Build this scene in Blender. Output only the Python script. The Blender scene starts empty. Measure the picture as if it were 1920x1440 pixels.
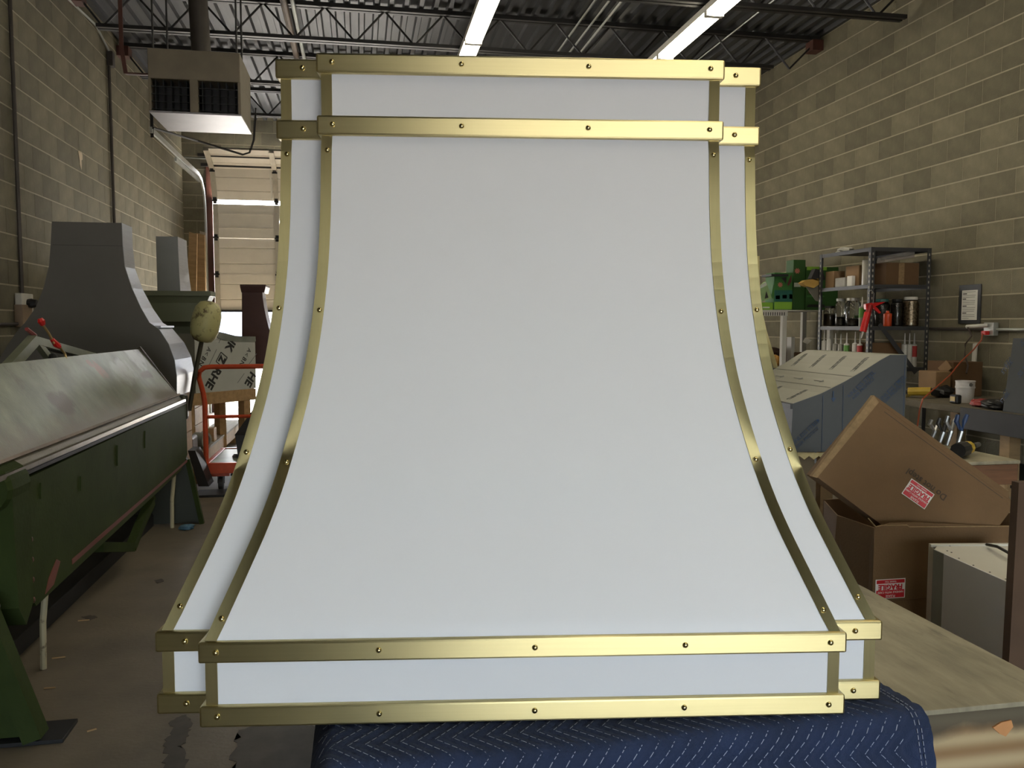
import bpy, bmesh, math, random
from mathutils import Vector, Matrix
random.seed(7)
sc = bpy.context.scene
COL = sc.collection
PI = math.pi

# ------------------------------------------------------------------ camera
CX, CY, CZ = 0.0, 0.0, 1.40
YAW, PITCH, FPX = math.radians(10.46), math.radians(4.05), 1540.0
cd = bpy.data.cameras.new('camera'); cam = bpy.data.objects.new('camera', cd); COL.objects.link(cam)
cd.sensor_width = 36.0; cd.lens = 36.0 * FPX / 1920.0; cd.clip_start = 0.05; cd.clip_end = 400
cam.location = (CX, CY, CZ); cam.rotation_euler = (PI / 2 - PITCH, 0, -YAW)
sc.camera = cam
# ------------------------------------------------------------------ world, sun, exposure
w = bpy.data.worlds.new('sky'); sc.world = w; w.use_nodes = True
nt = w.node_tree; bg = nt.nodes['Background']
sky = nt.nodes.new('ShaderNodeTexSky'); sky.sky_type = 'NISHITA'; sky.sun_disc = False
sky.sun_elevation = math.radians(48); sky.sun_rotation = 0.0; sky.air_density = 1.0; sky.dust_density = 3.0
hs = nt.nodes.new('ShaderNodeHueSaturation'); hs.inputs['Saturation'].default_value = .60
nt.links.new(sky.outputs['Color'], hs.inputs['Color']); nt.links.new(hs.outputs['Color'], bg.inputs['Color']); bg.inputs['Strength'].default_value = 2.6
sl = bpy.data.lights.new('sun', 'SUN'); sl.energy = 85.0; sl.angle = 0.02; sl.color = (1.0, .95, .86)
so = bpy.data.objects.new('sun', sl); COL.objects.link(so)
so.rotation_euler = (math.radians(-41), 0, math.radians(8)); so.location = (0, 30, 20)
LAMP = 12.0
LAMPCOL = (1.0, .90, .68)
sc.view_settings.view_transform = 'Standard'; sc.view_settings.look = 'None'
sc.view_settings.exposure = 0.3; sc.view_settings.gamma = 1.0; sc.view_settings.use_curve_mapping = False
sc.cycles.max_bounces = 8; sc.cycles.diffuse_bounces = 4; sc.cycles.glossy_bounces = 4
sc.cycles.caustics_reflective = False; sc.cycles.caustics_refractive = False; sc.cycles.sample_clamp_indirect = 6.0

# ------------------------------------------------------------------ measuring: a sight line of the survey camera meets a plane
_F = Vector((math.sin(YAW) * math.cos(PITCH), math.cos(YAW) * math.cos(PITCH), -math.sin(PITCH)))
_R = Vector((math.cos(YAW), -math.sin(YAW), 0)); _U = _R.cross(_F); _C = Vector((CX, CY, CZ))
def ray(px, py): return _F + _R * ((px - 960) / FPX) - _U * ((py - 720) / FPX)
def onX(px, py, x): d = ray(px, py); return _C + d * (x / d.x)
def onY(px, py, y): d = ray(px, py); return _C + d * (y / d.y)
def onZ(px, py, z): d = ray(px, py); return _C + d * ((z - CZ) / d.z)
def onD(px, py, D): return _C + ray(px, py) * D
def depth(p): return (Vector(p) - _C).dot(_F)

# ------------------------------------------------------------------ materials
MATS = {}
def M(name, col, rough=.6, metal=0., var=.18, scale=6., bump=0., bscale=60., rnd=0., stretch=None, spec=.5, aniso=0., coat=0., dark=None, dscale=3., damt=.5):
    if name in MATS: return MATS[name]
    m = bpy.data.materials.new(name); m.use_nodes = True; MATS[name] = m
    t = m.node_tree; N = t.nodes; L = t.links; b = N['Principled BSDF']
    b.inputs['Roughness'].default_value = rough; b.inputs['Metallic'].default_value = metal
    b.inputs['Specular IOR Level'].default_value = spec
    if coat: b.inputs['Coat Weight'].default_value = coat; b.inputs['Coat Roughness'].default_value = .12
    tc = N.new('ShaderNodeTexCoord'); src = tc.outputs['Object']
    if stretch:
        mp = N.new('ShaderNodeMapping'); mp.inputs['Scale'].default_value = stretch
        L.new(src, mp.inputs['Vector']); src = mp.outputs['Vector']
    nz = N.new('ShaderNodeTexNoise'); nz.inputs['Scale'].default_value = scale; nz.inputs['Detail'].default_value = 6; nz.inputs['Roughness'].default_value = .6
    L.new(src, nz.inputs['Vector'])
    mr = N.new('ShaderNodeMapRange'); mr.inputs['From Min'].default_value = .3; mr.inputs['From Max'].default_value = .7
    mr.inputs['To Min'].default_value = 1 - var; mr.inputs['To Max'].default_value = 1 + var
    L.new(nz.outputs['Fac'], mr.inputs['Value'])
    val = mr.outputs['Result']
    if rnd:
        oi = N.new('ShaderNodeObjectInfo'); r2 = N.new('ShaderNodeMapRange')
        r2.inputs['To Min'].default_value = 1 - rnd; r2.inputs['To Max'].default_value = 1 + rnd
        L.new(oi.outputs['Random'], r2.inputs['Value'])
        mu = N.new('ShaderNodeMath'); mu.operation = 'MULTIPLY'; L.new(val, mu.inputs[0]); L.new(r2.outputs['Result'], mu.inputs[1]); val = mu.outputs[0]
    vm = N.new('ShaderNodeVectorMath'); vm.operation = 'SCALE'; vm.inputs[0].default_value = col[:3]
    L.new(val, vm.inputs['Scale']); out = vm.outputs['Vector']
    if dark:
        n2 = N.new('ShaderNodeTexNoise'); n2.inputs['Scale'].default_value = dscale; n2.inputs['Detail'].default_value = 8; n2.inputs['Roughness'].default_value = .65
        L.new(src, n2.inputs['Vector'])
        rp = N.new('ShaderNodeMapRange'); rp.inputs['From Min'].default_value = 1 - damt; rp.inputs['From Max'].default_value = 1 - damt + .12
        L.new(n2.outputs['Fac'], rp.inputs['Value'])
        mx = N.new('ShaderNodeMix'); mx.data_type = 'RGBA'; L.new(rp.outputs['Result'], mx.inputs[0]); L.new(out, mx.inputs[6]); mx.inputs[7].default_value = (*dark, 1); out = mx.outputs[2]
    L.new(out, b.inputs['Base Color'])
    if aniso:
        b.inputs['Anisotropic'].default_value = aniso
        tg = N.new('ShaderNodeTangent'); tg.direction_type = 'RADIAL'; tg.axis = 'Z'; L.new(tg.outputs['Tangent'], b.inputs['Tangent'])
    if bump:
        nb = N.new('ShaderNodeTexNoise'); nb.inputs['Scale'].default_value = bscale; nb.inputs['Detail'].default_value = 4; L.new(src, nb.inputs['Vector'])
        bp = N.new('ShaderNodeBump'); bp.inputs['Strength'].default_value = bump; bp.inputs['Distance'].default_value = .01
        L.new(nb.outputs['Fac'], bp.inputs['Height']); L.new(bp.outputs['Normal'], b.inputs['Normal'])
    return m
def EM(name, col, s):
    m = bpy.data.materials.new(name); m.use_nodes = True; MATS[name] = m
    b = m.node_tree.nodes['Principled BSDF']; b.inputs['Base Color'].default_value = (.9, .9, .9, 1)
    b.inputs['Emission Color'].default_value = (*col, 1); b.inputs['Emission Strength'].default_value = s
    return m
def GL(name, col, rough=.05):
    m = bpy.data.materials.new(name); m.use_nodes = True; MATS[name] = m
    b = m.node_tree.nodes['Principled BSDF']; b.inputs['Base Color'].default_value = (*col, 1); b.inputs['Roughness'].default_value = rough
    b.inputs['Transmission Weight'].default_value = 1; b.inputs['IOR'].default_value = 1.45
    return m

# ------------------------------------------------------------------ mesh builder
class B:
    def __init__(s): s.bm = bmesh.new()
    def poly(s, pts):
        return s.bm.faces.new([s.bm.verts.new(p) for p in pts])
    def box(s, lo, hi, bev=0., mat=None):
        x0, y0, z0 = lo; x1, y1, z1 = hi
        b = bmesh.new()
        v = [b.verts.new(p) for p in ((x0,y0,z0),(x1,y0,z0),(x1,y1,z0),(x0,y1,z0),(x0,y0,z1),(x1,y0,z1),(x1,y1,z1),(x0,y1,z1))]
        for f in ((3,2,1,0),(4,5,6,7),(0,1,5,4),(1,2,6,5),(2,3,7,6),(3,0,4,7)): b.faces.new([v[i] for i in f])
        if bev: bmesh.ops.bevel(b, geom=b.edges[:], offset=bev, segments=2, affect='EDGES', profile=.5)
        if mat is not None: bmesh.ops.transform(b, matrix=mat, verts=b.verts[:])
        s.add(b); return s
    def add(s, b):
        mp = {}
        for v in b.verts: mp[v] = s.bm.verts.new(v.co)
        for f in b.faces:
            try: s.bm.faces.new([mp[v] for v in f.verts])
            except ValueError: pass
        b.free()
    def bar(s, a, c, wx, wz=None, up=(0,0,1), bev=0.):
        a = Vector(a); c = Vector(c); wz = wz or wx; d = (c - a); L = d.length; d.normalize()
        u = Vector(up); 
        if abs(d.dot(u)) > .98: u = Vector((1,0,0))
        x = d.cross(u).normalized(); z = x.cross(d).normalized()
        m = Matrix(((x.x,d.x,z.x,a.x),(x.y,d.y,z.y,a.y),(x.z,d.z,z.z,a.z),(0,0,0,1)))
        return s.box((-wx/2,0,-wz/2),(wx/2,L,wz/2),bev,m)
    def tube(s, pts, r, n=8, cap=True):
        pts = [Vector(p) for p in pts]; rings = []
        for i, p in enumerate(pts):
            d = (pts[min(i+1,len(pts)-1)] - pts[max(i-1,0)]).normalized()
            u = Vector((0,0,1)) if abs(d.z) < .9 else Vector((0,1,0))
            x = d.cross(u).normalized(); y = d.cross(x).normalized()
            rr = r[i] if isinstance(r,(list,tuple)) else r
            rings.append([s.bm.verts.new(p + x*math.cos(2*PI*k/n)*rr + y*math.sin(2*PI*k/n)*rr) for k in range(n)])
        for a, b in zip(rings, rings[1:]):
            for k in range(n): s.bm.faces.new((a[k],a[(k+1)%n],b[(k+1)%n],b[k]))
        if cap:
            s.bm.faces.new(rings[0][::-1]); s.bm.faces.new(rings[-1])
        return s
    def lathe(s, prof, c=(0,0,0), n=16, axis=None, cap=True):
        c = Vector(c); rings = []
        for r, z in prof:
            rings.append([Vector((r*math.cos(2*PI*k/n), r*math.sin(2*PI*k/n), z)) for k in range(n)])
        q = Vector(axis).to_track_quat('Z','Y') if axis else None
        vr = [[s.bm.verts.new(c + (q @ p if q else p)) for p in ring] for ring in rings]
        for a, b in zip(vr, vr[1:]):
            for k in range(n): s.bm.faces.new((a[k],a[(k+1)%n],b[(k+1)%n],b[k]))
        if cap: s.bm.faces.new(vr[0][::-1]); s.bm.faces.new(vr[-1])
        return s
    def prism(s, pts, vec):
        vec = Vector(vec); a = [s.bm.verts.new(Vector(p)) for p in pts]; b = [s.bm.verts.new(Vector(p)+vec) for p in pts]; n = len(a)
        s.bm.faces.new(a); s.bm.faces.new(b[::-1])
        for k in range(n): s.bm.faces.new((a[k],b[k],b[(k+1)%n],a[(k+1)%n]))
        return s
    def loft(s, rings, cap=True, closed=True):
        vr = [[s.bm.verts.new(p) for p in r] for r in rings]; n = len(vr[0])
        for a, b in zip(vr, vr[1:]):
            for k in range(n if closed else n-1): s.bm.faces.new((a[k],a[(k+1)%n],b[(k+1)%n],b[k]))
        if cap: s.bm.faces.new(vr[0][::-1]); s.bm.faces.new(vr[-1])
        return s
    def ball(s, c, r, sq=(1,1,1), n=12, m=8, noise=0.):
        c = Vector(c); rings = []
        for i in range(1, m):
            t = PI*i/m; rings.append([])
            for k in range(n):
                a = 2*PI*k/n; q = 1 + (random.random()-.5)*noise
                rings[-1].append(s.bm.verts.new(c + Vector((r*math.sin(t)*math.cos(a)*sq[0]*q, r*math.sin(t)*math.sin(a)*sq[1]*q, r*math.cos(t)*sq[2]*q))))
        tp = s.bm.verts.new(c + Vector((0,0,r*sq[2]))); bt = s.bm.verts.new(c - Vector((0,0,r*sq[2])))
        for a, b in zip(rings, rings[1:]):
            for k in range(n): s.bm.faces.new((a[k],b[k],b[(k+1)%n],a[(k+1)%n]))
        for k in range(n):
            s.bm.faces.new((tp,rings[0][k],rings[0][(k+1)%n])); s.bm.faces.new((bt,rings[-1][(k+1)%n],rings[-1][k]))
        return s
def link(name, b, mat, parent=None, world=True, smooth=False, label=None, kind=None):
    """b: B builder or an existing mesh; world: coordinates are room coordinates"""
    if isinstance(b, B):
        bm = b.bm
        if parent is not None and world: bmesh.ops.transform(bm, matrix=MW[parent.name].inverted(), verts=bm.verts[:])
        bmesh.ops.recalc_face_normals(bm, faces=bm.faces[:])
        me = bpy.data.meshes.new(name); bm.to_mesh(me); bm.free()
        if smooth:
            for p in me.polygons: p.use_smooth = True
            try: me.set_sharp_from_angle(angle=math.radians(38))
            except Exception: pass
        if mat: me.materials.append(mat)
    else: me = b
    o = bpy.data.objects.new(name, me); COL.objects.link(o)
    if parent is not None: o.parent = parent
    MW[o.name] = (MW[parent.name] if parent is not None else Matrix())
    if label: o['label'] = label
    if kind: o['kind'] = kind
    return o
MW = {}
def thing(name, label, cat, loc=(0,0,0), rz=0., group=None, rx=0., ry=0.):
    o = bpy.data.objects.new(name, None); COL.objects.link(o); o.empty_display_size = .05
    o.location = loc; o.rotation_euler = (rx, ry, rz)
    from mathutils import Euler
    MW[o.name] = Matrix.Translation(Vector(loc)) @ Euler((rx, ry, rz)).to_matrix().to_4x4()
    o['label'] = label; o['category'] = cat
    if group: o['group'] = group
    return o
def tag(o, label, cat, group=None):
    o['label'] = label; o['category'] = cat
    if group: o['group'] = group
    return o
def struct(name, b, mat, **k):
    return link(name, b, mat, kind='structure', **k)
def text(name, body, size, mat, parent, origin, xdir, ydir, align='CENTER', ext=.0004, label=None, shear=0., weight=0.):
    """flat print: origin, reading direction and up direction are in room coordinates"""
    cu = bpy.data.curves.new(name, 'FONT'); cu.body = body; cu.size = size; cu.align_x = align; cu.align_y = 'CENTER'; cu.extrude = ext; cu.resolution_u = 2; cu.offset = weight
    cu.space_line = .9
    t = bpy.data.objects.new(name, cu); COL.objects.link(t)
    dg = bpy.context.evaluated_depsgraph_get(); me = bpy.data.meshes.new_from_object(t.evaluated_get(dg))
    bpy.data.objects.remove(t)
    x = Vector(xdir).normalized(); y = Vector(ydir); y = (y - x*y.dot(x)).normalized(); z = x.cross(y); o = Vector(origin)
    m = Matrix(((x.x,y.x,z.x,o.x),(x.y,y.y,z.y,o.y),(x.z,y.z,z.z,o.z),(0,0,0,1)))
    me.transform(MW[parent.name].inverted() @ m); me.materials.clear(); me.materials.append(mat)
    return link(name, me, mat, parent, label=label)

# ------------------------------------------------------------------ palette
m_block = M('concrete_block', (.158,.143,.096), .9, var=.2, scale=5, bump=.5, bscale=140, rnd=.19, dark=(.135,.100,.054), dscale=1.3, damt=.36)
m_mortar = M('mortar', (.36,.325,.235), .95, var=.1, bump=.3, bscale=200)
m_floor = M('floor_concrete', (.118,.098,.070), .6, var=.28, scale=2.2, bump=.12, bscale=60, dark=(.050,.043,.034), dscale=1.7, damt=.36)
m_deck = M('galvanised_deck', (.05,.052,.055), .42, .4, var=.25, scale=3, stretch=(6,.4,1))
m_joist = M('joist_paint', (.016,.015,.015), .5, var=.3)
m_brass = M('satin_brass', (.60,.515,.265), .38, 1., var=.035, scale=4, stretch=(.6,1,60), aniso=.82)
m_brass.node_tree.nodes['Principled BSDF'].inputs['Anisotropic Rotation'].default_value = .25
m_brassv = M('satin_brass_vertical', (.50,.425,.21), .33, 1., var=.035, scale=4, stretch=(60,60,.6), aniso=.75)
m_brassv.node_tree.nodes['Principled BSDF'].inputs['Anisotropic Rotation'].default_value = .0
m_rivet = M('polished_brass', (.60,.50,.24), .20, 1., var=.02)
m_white = M('white_enamel', (.80,.805,.82), .45, var=.01, spec=.35)
m_steel = M('brushed_steel', (.33,.335,.34), .42, 1., var=.08, scale=5, stretch=(1,1,20), aniso=.3)
m_dullsteel = M('dull_steel_sheet', (.125,.12,.11), .55, .35, var=.06, scale=3)
m_green = M('machine_green', (.028,.040,.012), .7, spec=.08, var=.16, scale=5, dark=(.032,.024,.012), dscale=4, damt=.27, bump=.1)
m_black = M('black_plastic', (.012,.012,.013), .45)
m_darkmetal = M('dark_metal', (.018,.018,.019), .55, .1, spec=.3)
m_card = M('cardboard', (.140,.080,.033), .85, var=.07, scale=12, bump=.1, bscale=150)
m_cardedge = M('cardboard_edge', (.25,.165,.08), .9, var=.2, scale=60)
m_orange = M('orange_paint', (.50,.062,.018), .4, var=.15, scale=10)
m_pine = M('pine', (.36,.235,.115), .7, var=.2, scale=4, stretch=(1,6,6), bump=.1)
m_redsteel = M('red_oxide', (.07,.022,.013), .6, var=.2)
m_galv = M('galvanised_track', (.42,.44,.42), .4, .6, var=.12)
m_cream = M('door_enamel', (.80,.77,.71), .5, var=.04)
m_red = M('red_plastic', (.52,.012,.012), .35)
m_paper = M('white_paper', (.72,.71,.66), .8, var=.04)
m_ink = M('black_ink', (.02,.02,.022), .7)
m_inkgrey = M('grey_ink', (.16,.17,.17), .7)
m_inkblue = M('blue_ink', (.012,.038,.095), .6)
m_labelred = M('label_red', (.50,.012,.02), .5, var=.05)
m_print = M('stamp_brown_black', (.055,.035,.02), .8)
m_glass = GL('jar_glass', (.9,.93,.92))
m_lamp = EM('lamp_diffuser', LAMPCOL, LAMP)
m_housing = M('lamp_housing', (.75,.74,.7), .5, var=.03)

# ================================================================== the shell
XL, XR, YB, YF, ZR = -2.75, 5.25, 14.0, -4.5, 4.745
bl, bh = .4064, .2032
def floor_and_roof():
    b = B(); b.box((XL-.3,YF-.2,-.2),(XR+.3,YB+.2,0)); struct('floor', b, m_floor)
    b = B(); per = .152; x = XL - .1
    prof = []
    while x < XR + .2:
        prof += [(x, 4.70), (x+.045, 4.70), (x+.06, ZR), (x+.137, ZR)]; x += per
    top = [(p[0], 4.80) for p in (prof[-1], prof[0])]
    rings = [[Vector((p[0], y, p[1])) for p in prof] + [Vector((p[0], y, p[1])) for p in top] for y in (YF-.2, YB+.2)]
    b.loft(rings); struct('ceiling', b, m_deck)
floor_and_roof()

def wall_blocks(wallname, slab, axis, fixed, a0, a1, z0phase, near, holes=(), apha=0.):
    """slab: B of the mortar bed; courses of blocks laid proud of it. near(a,z): size rank key; the 300 largest are single parts"""
    wo = struct(wallname, slab, m_mortar)
    jz, jy, pr = .012, .004, .0025
    cells = []
    k = -1
    while True:
        zb = z0phase*bh + k*bh; k += 1
        if zb > 4.72: break
        za, zc = max(zb, 0), min(zb+bh, 4.70)
        if zc - za < .03: continue
        off = (bl/2 if k % 2 else 0.) + apha; a = a0 - bl + off
        while a < a1:
            s0, s1 = max(a, a0), min(a+bl, a1); a += bl
            if s1 - s0 < .03: continue
            if any(s0 < h[1]-.01 and s1 > h[0]+.01 and za < h[3]-.01 and zc > h[2]+.01 for h in holes): 
                # cut the block at the opening's side if that leaves a piece
                h = holes[0]
                if za >= h[2]-.01 and zc <= h[3]+.3:
                    if s0 < h[0] - .03: s1 = h[0]
                    elif s1 > h[1] + .03: s0 = h[1]
                    elif zc > h[3] + .03: za = h[3]
                    else: continue
            cells.append((s0, s1, za, zc))
    def mesh(b, s0, s1, za, zc):
        u0, u1, v0, v1 = s0+jy/2, s1-jy/2, za+jz/2, zc-jz/2
        i = .002
        if axis == 'x':
            sg = 1 if fixed < 0 else -1
            f = fixed + sg*pr; P = lambda u, v, q: (fixed + sg*q, u, v)
        else:
            P = lambda u, v, q: (u, fixed - q, v)
        back = [P(u0,v0,-.005),P(u1,v0,-.005),P(u1,v1,-.005),P(u0,v1,-.005)]
        mid = [P(u0,v0,pr-.002),P(u1,v0,pr-.002),P(u1,v1,pr-.002),P(u0,v1,pr-.002)]
        fr = [P(u0+i,v0+i,pr),P(u1-i,v0+i,pr),P(u1-i,v1-i,pr),P(u0+i,v1-i,pr)]
        b.loft([back, mid, fr])
    cells.sort(key=lambda c: near((c[0]+c[1])/2, (c[2]+c[3])/2))
    singles, rest = cells[:298], cells[298:]
    cache = {}
    for (s0, s1, za, zc) in singles:
        key = (round(s1-s0,4), round(zc-za,4))
        if key not in cache:
            b = B()
            if axis == 'x': mesh(b, 0, key[0], 0, key[1])
            else: mesh(b, 0, key[0], 0, key[1])
            bm = b.bm
            # move to the origin of its own plane
            bmesh.ops.translate(bm, verts=bm.verts[:], vec=(-fixed,0,0) if axis == 'x' else (0,-fixed,0))
            bmesh.ops.recalc_face_normals(bm, faces=bm.faces[:])
            me = bpy.data.meshes.new('block'); bm.to_mesh(me); bm.free(); me.materials.append(m_block); cache[key] = me
        o = bpy.data.objects.new('block', cache[key]); COL.objects.link(o); o.parent = wo
        o.location = (fixed, s0, za) if axis == 'x' else (s0, fixed, za)
    if rest:
        b = B()
        for c in rest: mesh(b, *c)
        r = link('block', b, m_block, wo); r['kind'] = 'stuff'
    return wo
def visrank(P):
    d = Vector(P) - _C; z = d.dot(_F)
    if z < .3: return 1e6
    x = 960 + FPX*d.dot(_R)/z; y = 720 - FPX*d.dot(_U)/z
    out = max(0, -60-x, x-1980, -60-y, y-1500)
    hid = 0
    if 560 < x < 1400 and 130 < y < 1300: hid = 30
    return z + (1000 if out else 0) + hid
b = B(); b.box((XL-.25,YF,0),(XL,YB,4.8))
wl = wall_blocks('wall_left', b, 'x', XL, YF, YB, .5, lambda a, z: visrank((XL,a,z)), apha=.12)
b = B(); b.box((XR,YF,0),(XR+.25,YB,4.8))
wr = wall_blocks('wall_right', b, 'x', XR, YF, YB, .18, lambda a, z: visrank((XR,a,z)), apha=.05)
DX0, DX1, DZ = -2.30, 0.85, 3.98       # back door opening
b = B()
b.box((XL-.25,YB,0),(DX0,YB+.25,4.8)); b.box((DX1,YB,0),(XR+.25,YB+.25,4.8)); b.box((DX0,YB,DZ),(DX1,YB+.25,4.8))
wb = wall_blocks('wall_back', b, 'y', YB, XL, XR, .15, lambda a, z: visrank((a,YB,z)), holes=[(DX0,DX1,-.1,DZ)])
# wall behind the camera, with the open loading door the front of the hood is lit by
b = B(); fx0, fx1, fz = -.8, 2.9, 2.15
b.box((XL-.25,YF-.25,0),(fx0,YF,4.8)); b.box((fx1,YF-.25,0),(XR+.25,YF,4.8)); b.box((fx0,YF-.25,fz),(fx1,YF,4.8))
struct('wall_front', b, m_block)
b = B(); b.box((-60,YB+.2,-.25),(60,140,-.02)); b.box((-60,-80,-.25),(60,YF-.2,-.02))
struct('trim_1', b, M('apron_concrete', (.42,.41,.39), .9, var=.1), )
# peeled paint mark on the left wall
b = B(); pc = onX(151,297,XL+.006); pts = []
for k in range(14):
    a = 2*PI*k/14; r = .055*(1+.35*math.sin(3*a)+.2*math.sin(5*a+1))
    pts.append(pc + Vector((0, r*.9*math.cos(a), r*1.5*math.sin(a))))
b.prism(pts, (.002,0,0)); link('paint_patch', b, M('bare_patch', (.55,.46,.33), .9), wl)

m_stain_shade = M('floor_stain_shade', (.045,.039,.032), .7, var=.3, scale=12)  # real stains; the second outline paints shade under the hood's left end
flo = bpy.data.objects['floor']
for pts in ([(322,1350),(345,1340),(362,1352),(352,1380),(340,1400),(350,1440),(312,1440),(308,1400),(318,1375)], [(452,1366),(520,1350),(600,1362),(596,1450),(430,1450),(440,1400)], [(150,1157),(172,1153),(184,1157),(170,1162)], [(290,1088),(302,1085),(308,1090),(296,1094)]):
    W_ = [onZ(px,py,.0012) for px,py in pts]; out = []
    for p0, p1 in zip(W_, W_[1:]+W_[:1]):
        L_ = (p1-p0).length
        for k in range(7):
            q = p0.lerp(p1, k/7); out.append(q + Vector((random.uniform(-1,1),random.uniform(-1,1),0))*(.10*L_))
    b = B(); b.prism(out, (0,0,-.0009)); bmesh.ops.triangulate(b.bm, faces=[f for f in b.bm.faces if len(f.verts) > 4]); link('stain_shade', b, m_stain_shade, flo)
# ------------------------------------------------------------------ back door (sectional, half raised)
dw = struct('door_1', (lambda b: b.box((DX0-.02,YB-.02,DZ-.02),(DX1+.02,YB+.02,DZ+.12)))(B()), m_redsteel)
m_cd = m_cream
def section(y0, z0, y1, z1, hole=None):
    """one door section between two edges, with two ribs, and stiles on the inside"""
    d = Vector((0, y1-y0, z1-z0)); L = d.length; d.normalize(); n = Vector((0, -d.z, d.y))   # n: to the room
    O = Vector((DX0+.012, y0, z0)); W = DX1 - DX0 + .04
    ts = [0, .30*L-.012, .30*L, .30*L+.012, .72*L-.012, .72*L, .72*L+.012, L]; hs = [0,0,.012,0,0,.012,0,0]
    b = B()
    if hole:
        bm = b.bm; cx, ct, rx, rt = hole
        out = [bm.verts.new(O + Vector((x,0,0)) + d*t) for x, t in ((0,0),(W,0),(W,L),(0,L))]
        inn = []
        for k in range(20):
            a = 2*PI*k/20; s = math.copysign(abs(math.cos(a))**.6, math.cos(a)); c = math.copysign(abs(math.sin(a))**.6, math.sin(a))
            inn.append(bm.verts.new(O + Vector((cx-O.x+rx*s,0,0)) + d*(ct+rt*c)))
        es = [bm.edges.new((l[i], l[(i+1)%len(l)])) for l in (out, inn) for i in range(len(l))]
        bmesh.ops.triangle_fill(bm, use_beauty=True, edges=es)
        for t in (.30*L,.72*L): b.bar(O+d*t, O+d*t+Vector((W,0,0)), .016, .016)
    else:
        rings = [[O + Vector((x,0,0)) + d*t - n*(h) for t, h in zip(ts, hs)] for x in (0, W)]
        b.loft(rings, cap=False, closed=False)
        rings = [[O + Vector((x,0,0)) + d*t - n*.03 for t in (0, L)] for x in (0, W)]
        b.loft(rings, cap=False, closed=False)
    p = link('door_section', b, m_cd, dw)
    for sx in (DX0+.055, DX0+1.0, DX0+2.0):
        b = B(); b.bar(Vector((sx,y0,z0))+n*.02+d*.005, Vector((sx,y1,z1))+n*.02-d*.005, .075, .03, up=n)
        link('stile', b, M('door_stile', (.52,.49,.42), .5, .2), p)
    for sx in (DX0+.055, DX0+1.0):
        b = B(); h = Vector((sx,y0,z0))+n*.04; b.bar(h-d*.05, h+d*.05, .05, .012, up=n); b.tube([h-Vector((.04,0,0))+n*.01, h+Vector((.04,0,0))+n*.01], .013)
        link('hinge', b, m_darkmetal, p)
yd = YB - .06
section(yd, 1.655, yd, 2.235); section(yd+.004, 2.225, yd+.004, 2.82)
wq = onY(530, 424, yd)
section(yd, 2.81, yd, 3.345, hole=(wq.x, wq.z-2.81, .055, .11))
section(yd-.02, 3.41, yd-.24, 3.87); section(yd-.235, 3.865, yd-.75, 4.06)
b = B(); b.bar((DX0-.03,yd-.01,1.64),(DX1+.03,yd-.01,1.64), .04, .035); link('bottom_seal', b, m_darkmetal, dw)
for dz, dy in ((0, -.30), (.10,-.55)):
    b = B(); b.bar((DX0-.1,yd+dy,3.90+dz),(DX1+.1,yd+dy,3.90+dz), .05, .045); link('strut', b, m_joist, dw)
b = B(); b.bar((DX0+.93,yd-.02,3.41),(DX0+.93,yd-.24,3.87), .03,.02, up=(0,-1,0)); link('operator_bracket', b, m_housing, dw)
b = B(); b.tube([(DX0-.4,yd-.2,4.02),(DX1+.3,yd-.2,4.02)], .016); link('spring_shaft', b, m_galv, dw)
jb = B(); jb.bar((DX0-.04,YB-.025,0),(DX0-.04,YB-.025,DZ), .09,.045, up=(0,1,0)); struct('trim_2', jb, m_redsteel)
t0 = onX(283,243,DX0-.09); zt = t0.z
tp = [(DX0-.09,t0.y,zt),(DX0-.09,yd-.6,zt),(DX0-.09,yd-.35,zt-.05),(DX0-.09,yd-.18,zt-.18),(DX0-.09,yd-.09,zt-.40),(DX0-.09,yd-.06,zt-.7),(DX0-.09,yd-.06,0)]
tk = thing('door_track', 'galvanised overhead door track along the block wall below the unit heater', 'door track', (DX0-.09,yd,0))
b = B()
for a, c in zip(tp, tp[1:]): b.bar(a, c, .025, .065, up=(0,0,1) if abs(a[2]-c[2]) < .3 else (0,1,0))
link('rail', b, m_galv, tk)
b = B(); b.bar((DX0-.13,t0.y+1.5,zt-.05),(DX0-.13,yd-.3,zt-.05), .03, .05); link('angle_brace', b, m_galv, tk)
b = B(); b.bar((DX0-.09,t0.y+.05,zt-.08),(DX0-.09,t0.y+.05,4.31), .035,.006,up=(0,1,0)); link('hanger', b, m_darkmetal, tk)
cbl = [onX(283,235,DX0-.09), onY(370,264,11.2), onY(455,290,11.6), onY(468,286,11.6), onY(476,262,11.6), onY(479,215,11.6)]
cbl = cbl[1:]; cbl.insert(0, onX(287,240,DX0+.0)); cbl.append(Vector((cbl[-1].x, 11.65, 4.30)))
b = B(); b.tube(cbl, .014, 6); link('sway_brace', b, m_joist, tk)
# far building outside
far = thing('far_building', 'pale washed out building seen under the raised door', 'building', (-9,55,0))
b = B(); b.box((-22,55,0),(14,62,4.4)); link('facade', b, M('far_wall', (.72,.74,.78), .8), far)
for k in range(4):
    b = B(); b.box((-12+2.2*k,54.9,.1),(-10.6+2.2*k,55.1,2.6)); link('doorway', b, M('far_door', (.35,.42,.55), .6), far)

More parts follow.
